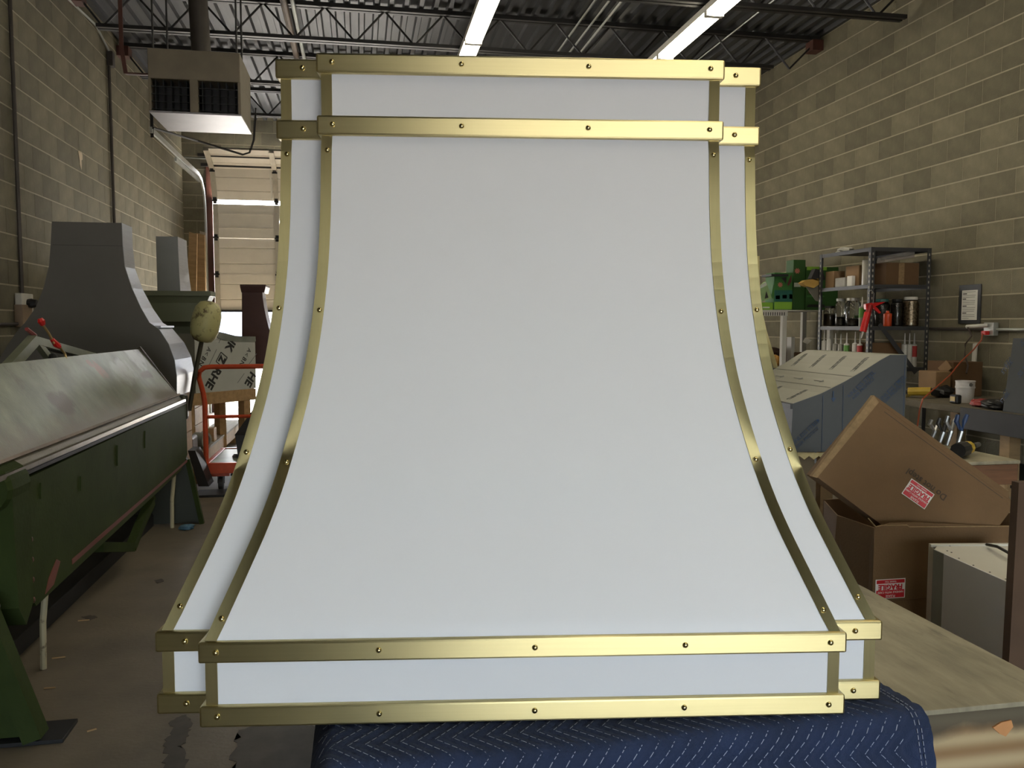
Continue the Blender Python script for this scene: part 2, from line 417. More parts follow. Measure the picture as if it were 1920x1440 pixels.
# ------------------------------------------------------------------ roof joists
def joist(y, label, xext=0.):
    t = thing('bar_joist', label, 'joist', (1.25,y,4.33), group='open web joists under the roof deck')
    for dy in (-.035,.035):
        b = B(); b.box((XL+.03,y+dy-.022,4.655),(XR-.03,y+dy+.022,4.698)); link('top_chord', b, m_joist, t)
        b = B(); b.box((XL+.25,y+dy-.022,4.315),(XR-.6+xext,y+dy+.022,4.35)); link('bottom_chord', b, m_joist, t)
    x = XL + .30; up = False
    pts = [(XL+.04,4.67)]
    while x < XR - .3:
        pts.append((x, 4.67 if up else 4.335)); up = not up; x += .305
    pts.append((XR-.04,4.67))
    for a, c in zip(pts, pts[1:]):
        b = B(); b.tube([(a[0],y,a[1]),(c[0],y,c[1])], .011, 6); link('web_rod', b, m_joist, t)
    for x in (XL+.006, XR-.136):
        b = B(); b.box((x,y-.08,4.54),(x+.13,y+.08,4.655)); link('seat', b, m_redsteel, t)
joist(7.27, 'dark bar joist nearest the camera, its right end showing at top right', .5)
joist(8.90, 'dark bar joist crossing just above the top brass rail of the hood')
joist(10.55, 'dark bar joist behind the unit heater, third from the near end')
joist(12.15, 'dark bar joist farthest back, close to the overhead door')
# conduit and bridging lines running along the deck
for i, (px, r, lab) in enumerate([(545,.035,'brown painted pipe along the roof deck left of the lamps'),(560,.022,'thin grey pipe beside the brown pipe along the roof deck')]):
    p = onZ(px, 60, 4.62); b = B(); b.tube([(p.x, 7.5, 4.62),(p.x, 13.9, 4.62)], r, 8)
    tag(link('roof_pipe', b, M('pipe_brown',(.16,.12,.09),.6) if i == 0 else m_galv), lab, 'pipe')
for i, (px, lab) in enumerate([(1080,'left of three bright conduits running along the roof deck'),(1105,'middle of three bright conduits running along the roof deck'),(1127,'right of three bright conduits running along the roof deck')]):
    p = onZ(px, 50, 4.60); b = B(); b.tube([(p.x, 5.0, 4.60),(p.x, 13.9, 4.60)], .012, 6)
    tag(link('roof_conduit', b, m_galv), lab, 'conduit', 'bright conduits under the deck')
b = B(); b.tube([(4.05, 5.0, 4.60),(4.05, 13.9, 4.60)], .008, 6); tag(link('roof_wire', b, m_galv), 'single thin wire below the deck right of the lamps', 'wire')

# ------------------------------------------------------------------ strip lamps
def lamp(x, y, label):
    t = thing('strip_light', label, 'ceiling lamp', (x,y,4.20), group='fluorescent strip lamps in two rows')
    b = B(); b.box((x-.085,y-.605,4.235),(x+.085,y+.605,4.295), .004); link('housing', b, m_housing, t)
    b = B()
    prof = [(-.082,4.235),(-.078,4.205),(-.05,4.188),(.05,4.188),(.078,4.205),(.082,4.235)]
    b.loft([[Vector((x+p[0],yy,p[1])) for p in prof] for yy in (y-.575,y+.575)]); link('diffuser', b, m_lamp, t)
    for s in (-1,1):
        b = B(); b.box((x-.084,y+s*.592-.013,4.19),(x+.084,y+s*.592+.013,4.236), .003); link('end_cap', b, m_housing, t)
ordn = ['first','second','third','fourth','fifth','sixth','seventh','eighth','ninth','tenth','eleventh','twelfth','thirteenth']
for row, x, y0 in (('left', 1.145, 8.32+.61), ('right', 3.19, 8.42+.61)):
    for k in range(-8, 2):
        y = y0 + 1.22*k
        vis = {0:'over the hood, far tube in view', -1:'at the top edge of the picture'}.get(k)
        lamp(x, y, 'white glowing strip lamp %s in the %s row' % (vis, row) if vis else 'strip lamp in the %s row hanging out of view, %s from the far end' % (row, ordn[1-k]))

# ================================================================== THE HOOD
PSI = -.1336; HO = Vector((.2581,1.2527,.7657))
hood = thing('range_hood', 'large white range hood with riveted brass straps standing on the blue quilted blanket', 'range hood', HO, PSI, ry=.0026)
PR = [(.9437,.3527),(.835,.355),(.758,.3585),(.711,.362),(.664,.3665),(.616,.3722),(.569,.379),(.532,.3857),(.505,.391),(.459,.4014),(.4145,.4121),(.3705,.4235),(.328,.4365),(.2868,.4510),(.239,.4698),(.2005,.4850),(.163,.5000),(.138,.5085)][::-1]
def Wf(h):
    if h <= PR[0][0]: return .5095
    if h >= PR[-1][0]: return .3515 if h > .95 else PR[-1][1]
    for (a, wa), (c, wc) in zip(PR, PR[1:]):
        if a <= h <= c: return wa + (wc-wa)*(h-a)/(c-a)
def smooth_w(h, d=.025):
    if h < .139 or h > .93: return Wf(h)
    d = min(d, h-.1375, .96-h)
    return (Wf(h-d)+2*Wf(h)+Wf(h+d))/4
def Df(h): return .010 + .2*(.5095-smooth_w(h))/(.5095-.3515)
def tt(h): return min(1, max(0, (h-.138)/(.95-.138)))
def Ww(h): return smooth_w(h) + .0845 - .0065*tt(h)
def Dw(h): return Df(h) + .049 - .0125*tt(h)
YBK = .50
LV = [0,.07] + [.1376+.0245*k for k in range(35)] + [1.0, 1.1067]
def hlink(name, b, mat, **k): return link(name, b, mat, hood, world=False, **k)
# front section
b = B(); b.loft([[Vector((-smooth_w(h),Dw(h)+.01,h)),Vector((-smooth_w(h),Df(h),h)),Vector((smooth_w(h),Df(h),h)),Vector((smooth_w(h),Dw(h)+.01,h))] for h in LV], cap=False, closed=False)
hlink('front_panel', b, m_white, smooth=True)
for s in (-1,1):
    b = B(); b.loft([[Vector((s*(smooth_w(h)-.01),Dw(h),h)),Vector((s*Ww(h),Dw(h),h)),Vector((s*Ww(h),YBK,h))] for h in LV], cap=False, closed=False)
    hlink('side_panel', b, m_white, smooth=True)
b = B(); b.loft([[Vector((-Ww(h),YBK,h)),Vector((Ww(h),YBK,h))] for h in LV], cap=False, closed=False); hlink('back_panel', b, m_white)
h = 1.10; b = B(); b.prism([(-Ww(h),Dw(h),h),(Ww(h),Dw(h),h),(Ww(h),YBK,h),(-Ww(h),YBK,h)], (0,0,.003)); hlink('top_plate', b, m_steel)
# brass corner straps
def strap(s, W, D, h0, h1, back):
    hs = [x for x in LV if h0 < x < h1]; hs = [h0] + hs + [h1]; rings = []
    for h in hs:
        e = .004; dw_ = (W(min(h+e,1.1))-W(max(h-e,0)))/(2*e) if .14 < h < .94 else 0
        wd = .0185*math.sqrt(1+dw_*dw_)
        xo = W(h)+.0018; yo = D(h)-.0018; yb = min(yo+back, YBK+.002)
        q = [(xo-wd,D(h)+.001),(xo-wd,yo),(xo,yo),(xo,yb),(xo-.003,yb),(xo-.003,D(h)+.001)]
        rings.append([Vector((s*x,y,h)) for x, y in q])
    b = B(); b.loft(rings); return b
for s in (-1,1):
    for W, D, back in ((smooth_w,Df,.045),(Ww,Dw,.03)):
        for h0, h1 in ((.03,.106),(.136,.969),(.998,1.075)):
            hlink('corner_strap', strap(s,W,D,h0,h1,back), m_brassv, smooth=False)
BANDS = [(0,.0338,0),(.1038,.1376,0),(.9667,1.0005,1),(1.0729,1.1067,1)]
def rivet(parent, x, y, z, n=(0,-1,0), r=.0048):
    b = B(); b.lathe([(r,-.001),(r,.0004),(r*.95,.0016),(r*.78,.0029),(r*.5,.0038),(r*.2,.0042)], (x,y,z), 14, n)
    link('rivet', b, m_rivet, parent, world=False, smooth=True)
MB = {}
for (z0, z1, top) in BANDS:
    w_, d_ = (.3605,.2) if top else (.52,0.); ww_, dw_ = (.439,.2365) if top else (.6043,.049)
    b = B(); b.box((-ww_,dw_,z0),(ww_,YBK+.01,z1), .0035); wbnd = hlink('wing_band', b, m_brass)
    b = B(); b.box((-w_,d_,z0),(w_,d_+.10,z1), .0035); fb = hlink('front_band', b, m_brass)
    zc = (z0+z1)/2
    xs = (-.333,-.108,.116,.334) if top else (-.492,-.238,.010,.253,.492)
    for x in xs: rivet(fb, x, d_, zc+.001)
    for s in (-1,1): rivet(wbnd, s*(ww_-.048), dw_, zc+.001)
for s in (-1,1):
    for W, D, off, hh in ((smooth_w,Df,.0093,(.9415,.661,.402,.168)),(Ww,Dw,.0093,(.941,.665,.412,.172))):
        for h in hh:
            e = .01; n = Vector((0,-1,(D(h+e)-D(h-e))/(2*e))).normalized()
            rivet(hood, s*(W(h)-off), D(h)-.0018, h, n)

# ================================================================== bench under the hood
TX0, TX1, TY0, TY1, TZ = -.035, 1.215, 1.185, 3.0, .757
m_ply = M('worn_plywood', (.27,.24,.165), .75, var=.3, scale=4, stretch=(5,1.2,1), dark=(.13,.115,.085), dscale=3, damt=.43, bump=.1, bscale=90)
m_lumber = M('framing_lumber', (.30,.20,.10), .7, var=.28, scale=1.6, stretch=(1,4,9), dark=(.10,.08,.055), dscale=2.2, damt=.33)
m_rail = M('stained_rail', (.36,.255,.13), .7, var=.1)
def _rail():
    t = m_rail.node_tree; N = t.nodes; L = t.links; bs = N['Principled BSDF']
    tc = N.new('ShaderNodeTexCoord'); mp = N.new('ShaderNodeMapping'); mp.inputs['Scale'].default_value = (1.3,1,14); L.new(tc.outputs['Object'], mp.inputs['Vector'])
    wv = N.new('ShaderNodeTexWave'); wv.bands_direction = 'Z'; wv.inputs['Scale'].default_value = .55; wv.inputs['Distortion'].default_value = 3.2; wv.inputs['Detail'].default_value = 3; wv.inputs['Detail Scale'].default_value = .8; L.new(mp.outputs['Vector'], wv.inputs['Vector'])
    m1 = N.new('ShaderNodeMix'); m1.data_type = 'RGBA'; m1.inputs[6].default_value = (.43,.33,.185,1); m1.inputs[7].default_value = (.25,.15,.065,1); L.new(wv.outputs['Fac'], m1.inputs[0])
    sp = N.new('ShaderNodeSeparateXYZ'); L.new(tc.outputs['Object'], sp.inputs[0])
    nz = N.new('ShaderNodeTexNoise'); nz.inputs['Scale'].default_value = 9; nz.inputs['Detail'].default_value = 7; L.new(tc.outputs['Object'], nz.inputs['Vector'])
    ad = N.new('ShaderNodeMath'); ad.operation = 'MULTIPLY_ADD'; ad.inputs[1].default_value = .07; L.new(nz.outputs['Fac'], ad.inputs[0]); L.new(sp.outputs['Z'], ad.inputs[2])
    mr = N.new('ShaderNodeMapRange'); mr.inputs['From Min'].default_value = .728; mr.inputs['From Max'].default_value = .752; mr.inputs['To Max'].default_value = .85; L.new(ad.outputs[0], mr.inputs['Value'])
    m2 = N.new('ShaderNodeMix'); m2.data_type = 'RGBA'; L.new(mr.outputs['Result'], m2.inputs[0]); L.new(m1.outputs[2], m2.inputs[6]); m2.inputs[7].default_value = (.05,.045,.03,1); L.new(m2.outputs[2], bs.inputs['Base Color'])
_rail()
bench = thing('work_bench', 'plywood topped work bench carrying the white hood, bare corner at lower right', 'bench', (.58,2.1,0))
b = B(); b.box((TX0,TY0,TZ-.009),(TX1,TY1,TZ), .0015); link('bench_top', b, m_ply, bench)
b = B(); b.box((TX0+.01,TY0+.006,TZ-.009-.16),(TX1-.005,TY0+.044,TZ-.0095), .002); link('front_rail', b, m_rail, bench)
b = B(); b.box((TX0+.01,TY1-.044,TZ-.169),(TX1-.01,TY1-.006,TZ-.0095), .002); link('back_rail', b, m_lumber, bench)
for x in (TX0+.01, TX1-.048):
    b = B(); b.box((x,TY0+.045,TZ-.169),(x+.038,TY1-.045,TZ-.0095), .002); link('side_rail', b, m_lumber, bench)
for x in (TX0+.05, TX1-.14):
    for y in (TY0+.05, TY1-.14):
        b = B(); b.box((x,y,0),(x+.089,y+.089,TZ-.01), .003); link('leg', b, m_lumber, bench)
b = B(); b.box((TX0+.04,TY0+.3,.18),(TX1-.04,TY1-.1,.2)); link('lower_shelf', b, m_ply, bench)
b = B(); c = Vector((1.078,TY0+.003,.708)); b.prism([c+Vector(p) for p in ((-.022,0,.006),(-.006,0,.014),(.014,0,.016),(.018,0,.004),(.004,0,-.012),(-.008,0,-.006))], (0,.006,0)); link('splinter_gouge', b, M('fresh_wood',(.55,.26,.10),.8), bench, label='raw orange splinter gouge in the rail')

# moving blanket
m_blanket = M('blue_blanket', (.012,.024,.066), .9, var=.25, scale=9, dark=(.10,.13,.18), dscale=7, damt=.31, bump=.3, bscale=400)
m_thread = M('pale_thread', (.27,.30,.38), .8)
BT = TZ + .0055
def bl_x(v):      # right hand edge of the blanket along its path
    return .885 + .03*min(1, v/.30) + .11*max(0, v-.30)
R0 = .022
def bl(u, v):     # u 0..1 across, v metres from the back edge over the front edge and down
    x1 = bl_x(v); x0 = TX0 - .05
    x = x0 + (x1-x0)*u
    vt = .30; arc = R0*PI/2
    yf = TY0 - .014 - .012*math.exp(-((x-.35)/.3)**2)
    if v < vt: y, z, n = yf + R0 + (vt - v), BT, Vector((0,0,1))
    elif v < vt + arc:
        a = (v-vt)/R0; y = yf + R0 - R0*math.sin(a); z = BT - R0 + R0*math.cos(a); n = Vector((0,-math.sin(a),math.cos(a)))
    else: y, z, n = yf - .02*math.sin((v-vt)*6)*(.5+.5*math.sin(9*x)), BT - R0 - (v-vt-arc), Vector((0,-1,0))
    # the left end falls over the bench end
    e = x - (TX0 - .010)
    if e < 0: z -= e*e*34
    return Vector((x, y, z)), n
def zig(u, v, ph=0.):
    P = .105; t = (v/P) % 1.0; tri = 2*abs(t-.5)
    return .050*tri
SP = .0265
def stitch_d(x, v):
    q = ((x - zig(0,v) + 10) % SP); return min(q, SP-q)
NU, NV = 330, 150; VT = .74
bm_ = B(); grid = []
for j in range(NV+1):
    row = []
    v = VT*j/NV
    for i in range(NU+1):
        p, n = bl(i/NU, v); d = stitch_d(p.x, v)
        row.append(bm_.bm.verts.new(p + n*(.0032*min(1, d/(.011))**.7)))
    grid.append(row)
for j in range(NV):
    for i in range(NU): bm_.bm.faces.new((grid[j][i],grid[j][i+1],grid[j+1][i+1],grid[j+1][i]))
blk = thing('moving_blanket', 'blue quilted moving blanket draped over the bench edge under the hood', 'blanket', (.4,TY0,TZ))
link('quilted_cloth', bm_, m_blanket, blk, smooth=True)
b = B(); k0 = int((TX0-.1)/SP)-4
for k in range(k0, 40):
    v = .02
    while v < VT-.01:
        for v1 in (v, ):
            x = k*SP + zig(0, v+.004); x2 = k*SP + zig(0, v+.0115)
            x0, x1 = TX0-.05, bl_x(v)
            if x0+.01 < x < x1-.045 and x0+.01 < x2 < x1-.045:
                p, n = bl((x-x0)/(x1-x0), v+.004); p2, n2 = bl((x2-x0)/(x1-x0), v+.0115)
                b.bar(p+n*.0024, p2+n2*.0024, .0011, .0012, up=n)
        v += .0105
for off in (.020, .028):
    v = .02
    while v < VT-.01:
        x0, x1 = TX0-.05, bl_x(v)
        p, n = bl((x1-off-x0)/(x1-x0), v); p2, n2 = bl((x1-off-x0)/(x1-x0), v+.007)
        b.bar(p+n*.0036, p2+n2*.0036, .0011, .0010, up=n); v += .0105
link('stitching', b, m_thread, blk, kind='stuff')


# ================================================================== left side of the shop
def U(p): return depth(p)/FPX          # metres per pixel at a point
# ---- wall conduits and outlet
m_pipe = M('dark_conduit', (.05,.042,.035), .55, .3)
for px, py, z0, lab in ((33,300,1.62,'dark vertical conduit on the block wall at the left edge above the outlet'),(211,280,1.2,'dark vertical conduit on the block wall behind the tall grey hood')):
    p = onX(px, py, XL+.03); top = onX(208,112,XL+.03).z if px > 100 else 4.69
    b = B(); b.tube([(XL+.022,p.y,z0),(XL+.022,p.y,top)], .016, 8); c = link('wall_conduit', b, m_pipe); tag(c, lab, 'conduit')
p = onX(208,108,XL+.04); b = B(); b.box((XL+.006,p.y-.05,p.z-.10),(XL+.07,p.y+.05,p.z+.06), .006); tag(link('junction_box', b, m_pipe), 'dark junction box at the head of the wall conduit left of the heater', 'junction box')
b = B(); b.tube([onX(206,99,XL+.03), onX(183,53,XL+.03), onX(180,47,XL+.03), onX(130,0,XL+.03), onX(100,-30,XL+.03)], .012, 6); tag(link('bent_conduit', b, m_galv), 'bright bent conduit climbing the left wall towards the roof', 'conduit')
b = B(); b.tube([onX(182,49,XL+.03), onX(188,46,XL+.06), onY(215,46,10.4), onY(285,57,10.4)], .012, 6); tag(link('roof_cable', b, m_pipe), 'dark cable running from the bent conduit to the roof joist', 'cable')
p = onX(45,571,XL+.03); b = B(); ob = thing('wall_outlet', 'white wall outlet with a black plug on the left block wall', 'outlet', (XL,p.y,p.z))
b.box((XL+.006,p.y-.12,p.z-.09),(XL+.06,p.y+.12,p.z+.09), .006); link('cover_plate', b, M('outlet_plate',(.6,.58,.52),.5), ob)
b = B(); b.lathe([(.035,0),(.04,.03),(.03,.07)], (XL+.058,p.y,p.z+.01), 12, (1,0,0)); link('plug', b, m_black, ob)
b = B(); b.tube([onX(-40,609,XL+.025), onX(42,607,XL+.025)], .014, 6); tag(link('wall_conduit', b, m_pipe), 'dark horizontal conduit below the white outlet on the left wall', 'conduit')
q = onX(42,590,XL+.03); b = B(); b.box((XL+.006,q.y-.10,q.z-.10),(XL+.07,q.y+.10,q.z+.08), .004); tag(link('junction_box', b, M('box_tan',(.28,.2,.13),.6)), 'tan junction box directly below the white outlet', 'junction box')

# ---- unit heater
hy0, hy1 = 6.8, 7.42
P0 = onY(275.5,89,hy0); P1 = onY(452,217,hy0); hx0, hx1, hz1, hz0 = P0.x, P1.x, P0.z, P1.z
m_heat = M('heater_tan', (.15,.125,.085), .55, var=.12)
m_heatw = M('heater_underside', (.28,.27,.28), .4, .3, var=.08)
ht = thing('unit_heater', 'tan gas unit heater hanging at upper left below the roof', 'heater', ((hx0+hx1)/2,(hy0+hy1)/2,hz0))
gz1 = onY(300,147,hy0).z; mx0, mx1 = onY(356,180,hy0).x, onY(371,180,hy0).x; fl = onY(283,180,hy0).x; fr = onY(446,180,hy0).x
b = B(); b.box((hx0,hy0,gz1),(hx1,hy1,hz1), .006); link('cabinet_top', b, m_heat, ht)
for a, c in ((hx0,fl),(mx0,mx1),(fr,hx1)):
    b = B(); b.box((a,hy0,hz0+.012),(c,hy0+.05,gz1), .002); link('front_stile', b, m_heat, ht)
for x in (hx0, hx1-.012):
    b = B(); b.box((x,hy0+.04,hz0+.01),(x+.012,hy1,gz1)); link('side_panel', b, m_heat, ht)
b = B(); b.box((hx0,hy1-.02,hz0),(hx1,hy1,gz1)); link('rear_panel', b, m_darkmetal, ht)
b = B(); b.box((hx0+.003,hy0-.004,hz0-.004),(hx1+.003,hy1,hz0+.010), .002); link('bottom_pan', b, m_heatw, ht, label='bright reflecting bottom pan')
for a, c in ((fl,mx0),(mx1,fr)):
    b = B(); b.box((a,hy0+.20,hz0+.01),(c,hy0+.22,gz1)); link('heat_exchanger', b, m_black, ht)
    for k in range(5):
        x = a + (c-a)*(k+.5)/5; b = B(); b.box((x-.003,hy0+.03,hz0+.01),(x+.003,hy0+.12,gz1)); link('louver', b, m_darkmetal, ht)
    for k in range(4):
        z = hz0 + .03 + (gz1-hz0-.03)*k/4; b = B(); b.box((a,hy0+.015,z-.002),(c,hy0+.028,z+.002)); link('grille_bar', b, m_darkmetal, ht)
for px in (283.5, 453):
    for y in (hy0+.06, hy1-.06):
        p = onY(px, 90, y); x = min(max(p.x, hx0+.03), hx1-.03); b = B(); b.tube([(x,y,hz1-.01),(x,y,4.30)], .008, 6); link('hanger_rod', b, m_joist, ht)
xf = onY(378,85,7.1).x
b = B(); b.tube([(xf,7.1,hz1-.01),(xf-.02,7.1,4.0),(xf-.05,7.12,4.69)], .075, 14); link('flue_pipe', b, m_pipe, ht, smooth=True)
for px0, px1, py in ((313,345,74),(402,426,76)):
    a = onY(px0,88,hy1-.15); c = onY(px1,py,hy1-.15); b = B(); b.box((a.x,hy1-.3,hz1-.005),(c.x,hy1-.05,hz1+.10), .01); link('control_box', b, m_black, ht)
p = onY(236,138,7.05); b = B(); b.bar(p, (hx0,7.05,p.z), .04,.012); b.bar(p, onY(228,92,7.05), .012,.03); b.bar(onY(228,92,7.05), (onY(228,92,7.05).x,7.05,4.3), .012,.03); link('wall_bracket', b, m_redsteel, ht)

# ---- sheet-metal folding machine
fx = -1.20
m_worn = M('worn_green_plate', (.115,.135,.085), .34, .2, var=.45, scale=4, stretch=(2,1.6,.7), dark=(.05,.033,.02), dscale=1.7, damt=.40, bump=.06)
def _slab():
    t = m_worn.node_tree; N = t.nodes; L = t.links; bs = N['Principled BSDF']
    base = bs.inputs['Base Color'].links[0].from_socket
    tc = N.new('ShaderNodeTexCoord'); sp = N.new('ShaderNodeSeparateXYZ'); L.new(tc.outputs['Object'], sp.inputs[0])
    nz = N.new('ShaderNodeTexNoise'); nz.inputs['Scale'].default_value = 7; nz.inputs['Detail'].default_value = 8; nz.inputs['Roughness'].default_value = .7; L.new(tc.outputs['Object'], nz.inputs['Vector'])
    def math(op, a, b, c=None):
        m = N.new('ShaderNodeMath'); m.operation = op
        for i, v in enumerate((a, b, c)):
            if v is None: continue
            if isinstance(v, (int, float)): m.inputs[i].default_value = v
            else: L.new(v, m.inputs[i])
        return m.outputs[0]
    def mixc(fac, col, colb):
        m = N.new('ShaderNodeMix'); m.data_type = 'RGBA'; L.new(fac, m.inputs[0]); L.new(col, m.inputs[6]); m.inputs[7].default_value = (*colb, 1); return m.outputs[2]
    n_ = math('SUBTRACT', nz.outputs['Fac'], .5)
    def ramp(v, a, b):
        m = N.new('ShaderNodeMapRange'); L.new(v, m.inputs['Value']); m.inputs['From Min'].default_value = a; m.inputs['From Max'].default_value = b; return m.outputs['Result']
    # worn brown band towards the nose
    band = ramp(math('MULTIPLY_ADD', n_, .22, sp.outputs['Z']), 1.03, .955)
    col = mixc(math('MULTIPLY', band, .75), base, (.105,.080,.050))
    # pale patches painting the glare, and real rusty spots, by place along the beam
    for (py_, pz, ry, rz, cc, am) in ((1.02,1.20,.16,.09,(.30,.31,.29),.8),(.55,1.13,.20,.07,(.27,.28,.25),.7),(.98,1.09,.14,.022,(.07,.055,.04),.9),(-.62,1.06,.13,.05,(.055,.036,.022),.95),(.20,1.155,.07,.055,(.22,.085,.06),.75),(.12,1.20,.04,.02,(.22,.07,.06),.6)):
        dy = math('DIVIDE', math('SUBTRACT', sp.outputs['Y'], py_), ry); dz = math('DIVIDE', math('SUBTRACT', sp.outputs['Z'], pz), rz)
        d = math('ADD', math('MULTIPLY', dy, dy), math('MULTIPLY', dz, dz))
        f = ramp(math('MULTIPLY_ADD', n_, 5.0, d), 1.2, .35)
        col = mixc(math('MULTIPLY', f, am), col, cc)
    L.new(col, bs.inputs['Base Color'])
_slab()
m_edge = M('bare_steel_edge', (.42,.40,.37), .25, 1., var=.2, scale=6)
fb = thing('folding_machine', 'long green sheet metal folding machine with a worn sloping clamp beam at left', 'machine', (-1.5,4.6,0))
b = B(); b.prism([(fx,3.20,.845),(fx,6.02,.858),(fx,6.02,.50),(fx,5.80,.428),(fx,3.27,.358),(fx,3.20,.43)], (-.03,0,0)); link('apron', b, m_green, fb)
b = B(); b.prism([(fx+.002,3.66,.425),(fx+.002,6.0,.468),(fx+.002,6.0,.452),(fx+.002,3.66,.402)], (-.003,0,0)); link('red_stripe', b, M('red_marking',(.12,.028,.018),.6), fb, label='red painted line along the apron')
b = B(); c = onX(97,1080,fx+.002); b.prism([c+Vector((0,dy,dz)) for dy,dz in ((-.07,-.05),(.02,-.04),(.10,.03),(.06,.05),(-.03,.0))], (-.003,0,0)); link('red_patch', b, MATS['red_marking'], fb)
b = B(); b.box((-1.50,3.15,.79),(fx-.035,6.02,.882), .004); link('bed', b, m_darkmetal, fb)
b = B(); b.box((fx-.035,3.2,.858),(fx+.004,6.02,.874), .002); link('apron_lip', b, m_darkmetal, fb)
low = Vector((fx,0,.900)); upv = Vector((-1.455,0,1.245)); d = (upv-low).normalized(); n = Vector((-d.z,0,d.x))*-1
b = B(); ya, yb_ = 2.6, 5.87
b.loft([[low+Vector((0,y,0)), upv+Vector((0,y,0)), upv-n*.05+Vector((0,y,0)), low-n*.05+Vector((0,y,0))] for y in (ya,yb_)]); link('clamp_beam', b, m_worn, fb, label='sloping clamp beam with worn green paint and painted glare')
b = B(); b.bar(low+Vector((.004,ya,-.008)), low+Vector((.004,yb_+.05,-.008)), .03,.018); link('nose_bar', b, m_edge, fb, label='bright bare steel nose bar')
b = B(); b.bar(low+d*.035+n*.003+Vector((0,ya,0)), low+d*.035+n*.003+Vector((0,yb_,0)), .012,.03, up=n); link('wear_strip', b, M('rusty_strip',(.12,.085,.055),.5,.4,var=.4), fb)
b = B(); b.loft([[low+Vector((.006,y,-.01)), upv+d*.012+n*.012+Vector((0,y,0)), upv+d*.012-n*.06+Vector((0,y,0)), low-n*.06+Vector((.006,y,-.01))] for y in (yb_,yb_+.025)]); link('end_plate', b, M('machine_dark',(.05,.04,.03),.45,.4), fb)
# hinge castings and legs
b = B(); b.lathe([(.075,0),(.085,.02),(.085,.17),(.07,.20)], (fx-.05,3.0,.845), 16, (0,1,0)); b.prism([(fx+.03,3.02,.86),(fx+.03,3.18,.86),(fx+.02,3.19,.40),(fx+.02,3.12,.34),(fx+.02,3.06,.42)], (-.12,0,0)); link('hinge_casting', b, m_green, fb)
for k in range(4):
    b = B(); z = .62 - k*.075; b.lathe([(.012,0),(.012,.008),(.006,.012)], (fx+.001,3.225,z), 8, (1,0,0)); link('bolt', b, m_redsteel, fb)
b = B(); b.box((fx-.09,6.02,.74),(fx+.005,6.10,.92), .025); link('hinge_casting', b, M('casting_dark',(.04,.04,.03),.35,.5), fb)
for px, py0, py1 in ((75+0,905,935),(150,893,920),(219,835,873),(271,808,840)):
    a = onX(px,py0,fx); c = onX(px,py1,fx); b = B(); b.bar(a, c, .012,.012, up=(1,0,0)); link('gauge_rib', b, m_green, fb)
b = B(); b.prism([(-1.105,2.93,.02),(-1.20,2.93,.30),(-1.235,2.93,.44),(-1.28,2.93,.62),(-1.45,2.93,.8),(-1.7,2.93,.8),(-1.9,2.93,.02)], (0,.09,0)); link('leg', b, m_green, fb)
b = B(); b.bar((-1.09,2.92,.02),(-1.225,2.92,.45), .07,.06, up=(1,0,0)); link('leg_flange', b, m_green, fb)
b = B(); b.lathe([(.05,0),(.055,.01),(.055,.05),(.045,.06)], (-1.24,2.90,.44), 14, (.2,0,1)); link('leg_cap', b, m_dullsteel, fb)
b = B(); b.box((-2.0,2.90,0),(-1.0,3.05,.014), .002); link('foot_plate', b, m_darkmetal, fb)
m_gdark = M('machine_dark_green', (.018,.022,.014), .5)
b = B(); b.prism([(-1.14,6.05,.01),(-1.21,6.05,.46),(-1.55,6.05,.8),(-1.9,6.05,.8),(-1.56,6.05,.01)], (0,.05,0)); link('leg', b, m_gdark, fb)
b = B(); b.bar((-1.12,6.05,.0),(-1.205,6.05,.46), .035,.03, up=(1,0,0)); link('leg_flange', b, m_green, fb)
b = B(); b.box((-1.80,3.02,.0),(-1.44,6.04,.085), .004); link('base_rail', b, m_darkmetal, fb)
q = [onX(283,940,-1.27), onX(262,985,-1.27), onX(246,1026,-1.27), onX(186,1026,-1.30)]
b = B()
for a, c in zip(q, q[1:]): b.bar(a, c, .05,.045, up=(1,0,0))
b.bar(q[0], (-1.45, q[0].y+.1, .80), .045,.045); link('treadle_bracket', b, m_green, fb)
m_chip = M('chipped_cream_paint', (.40,.36,.24), .5, var=.1, dark=(.06,.04,.025), dscale=18, damt=.43)
for x, y in ((-1.29,3.56),(-1.30,5.95)):
    b = B(); b.tube([(x+.03,y,.43),(x+.005,y,.2),(x,y,.002)], .013, 8); link('prop_rod', b, m_chip, fb)
# counterweight on a rod
cb = onY(386,604,6.16); b = B(); b.tube([(fx+.0,6.12,.80), onY(366,700,6.13), onY(378,640,6.16), cb], [.016,.016,.016,.016], 8); link('counterweight_rod', b, M('oily_rod',(.06,.055,.04),.35,.6), fb)
m_ball = M('chipped_khaki_paint', (.44,.42,.20), .42, var=.08, dark=(.06,.03,.018), dscale=13, damt=.47, bump=.1)
q = (cb - Vector((fx,6.12,.8))).normalized()
b = B(); b.lathe([(.03,-.145),(.062,-.135),(.088,-.10),(.099,-.05),(.101,.0),(.099,.05),(.088,.10),(.062,.138),(.02,.152)], cb, 20, q); link('counterweight', b, m_ball, fb, smooth=True, label='egg shaped counterweight in chipped khaki paint')
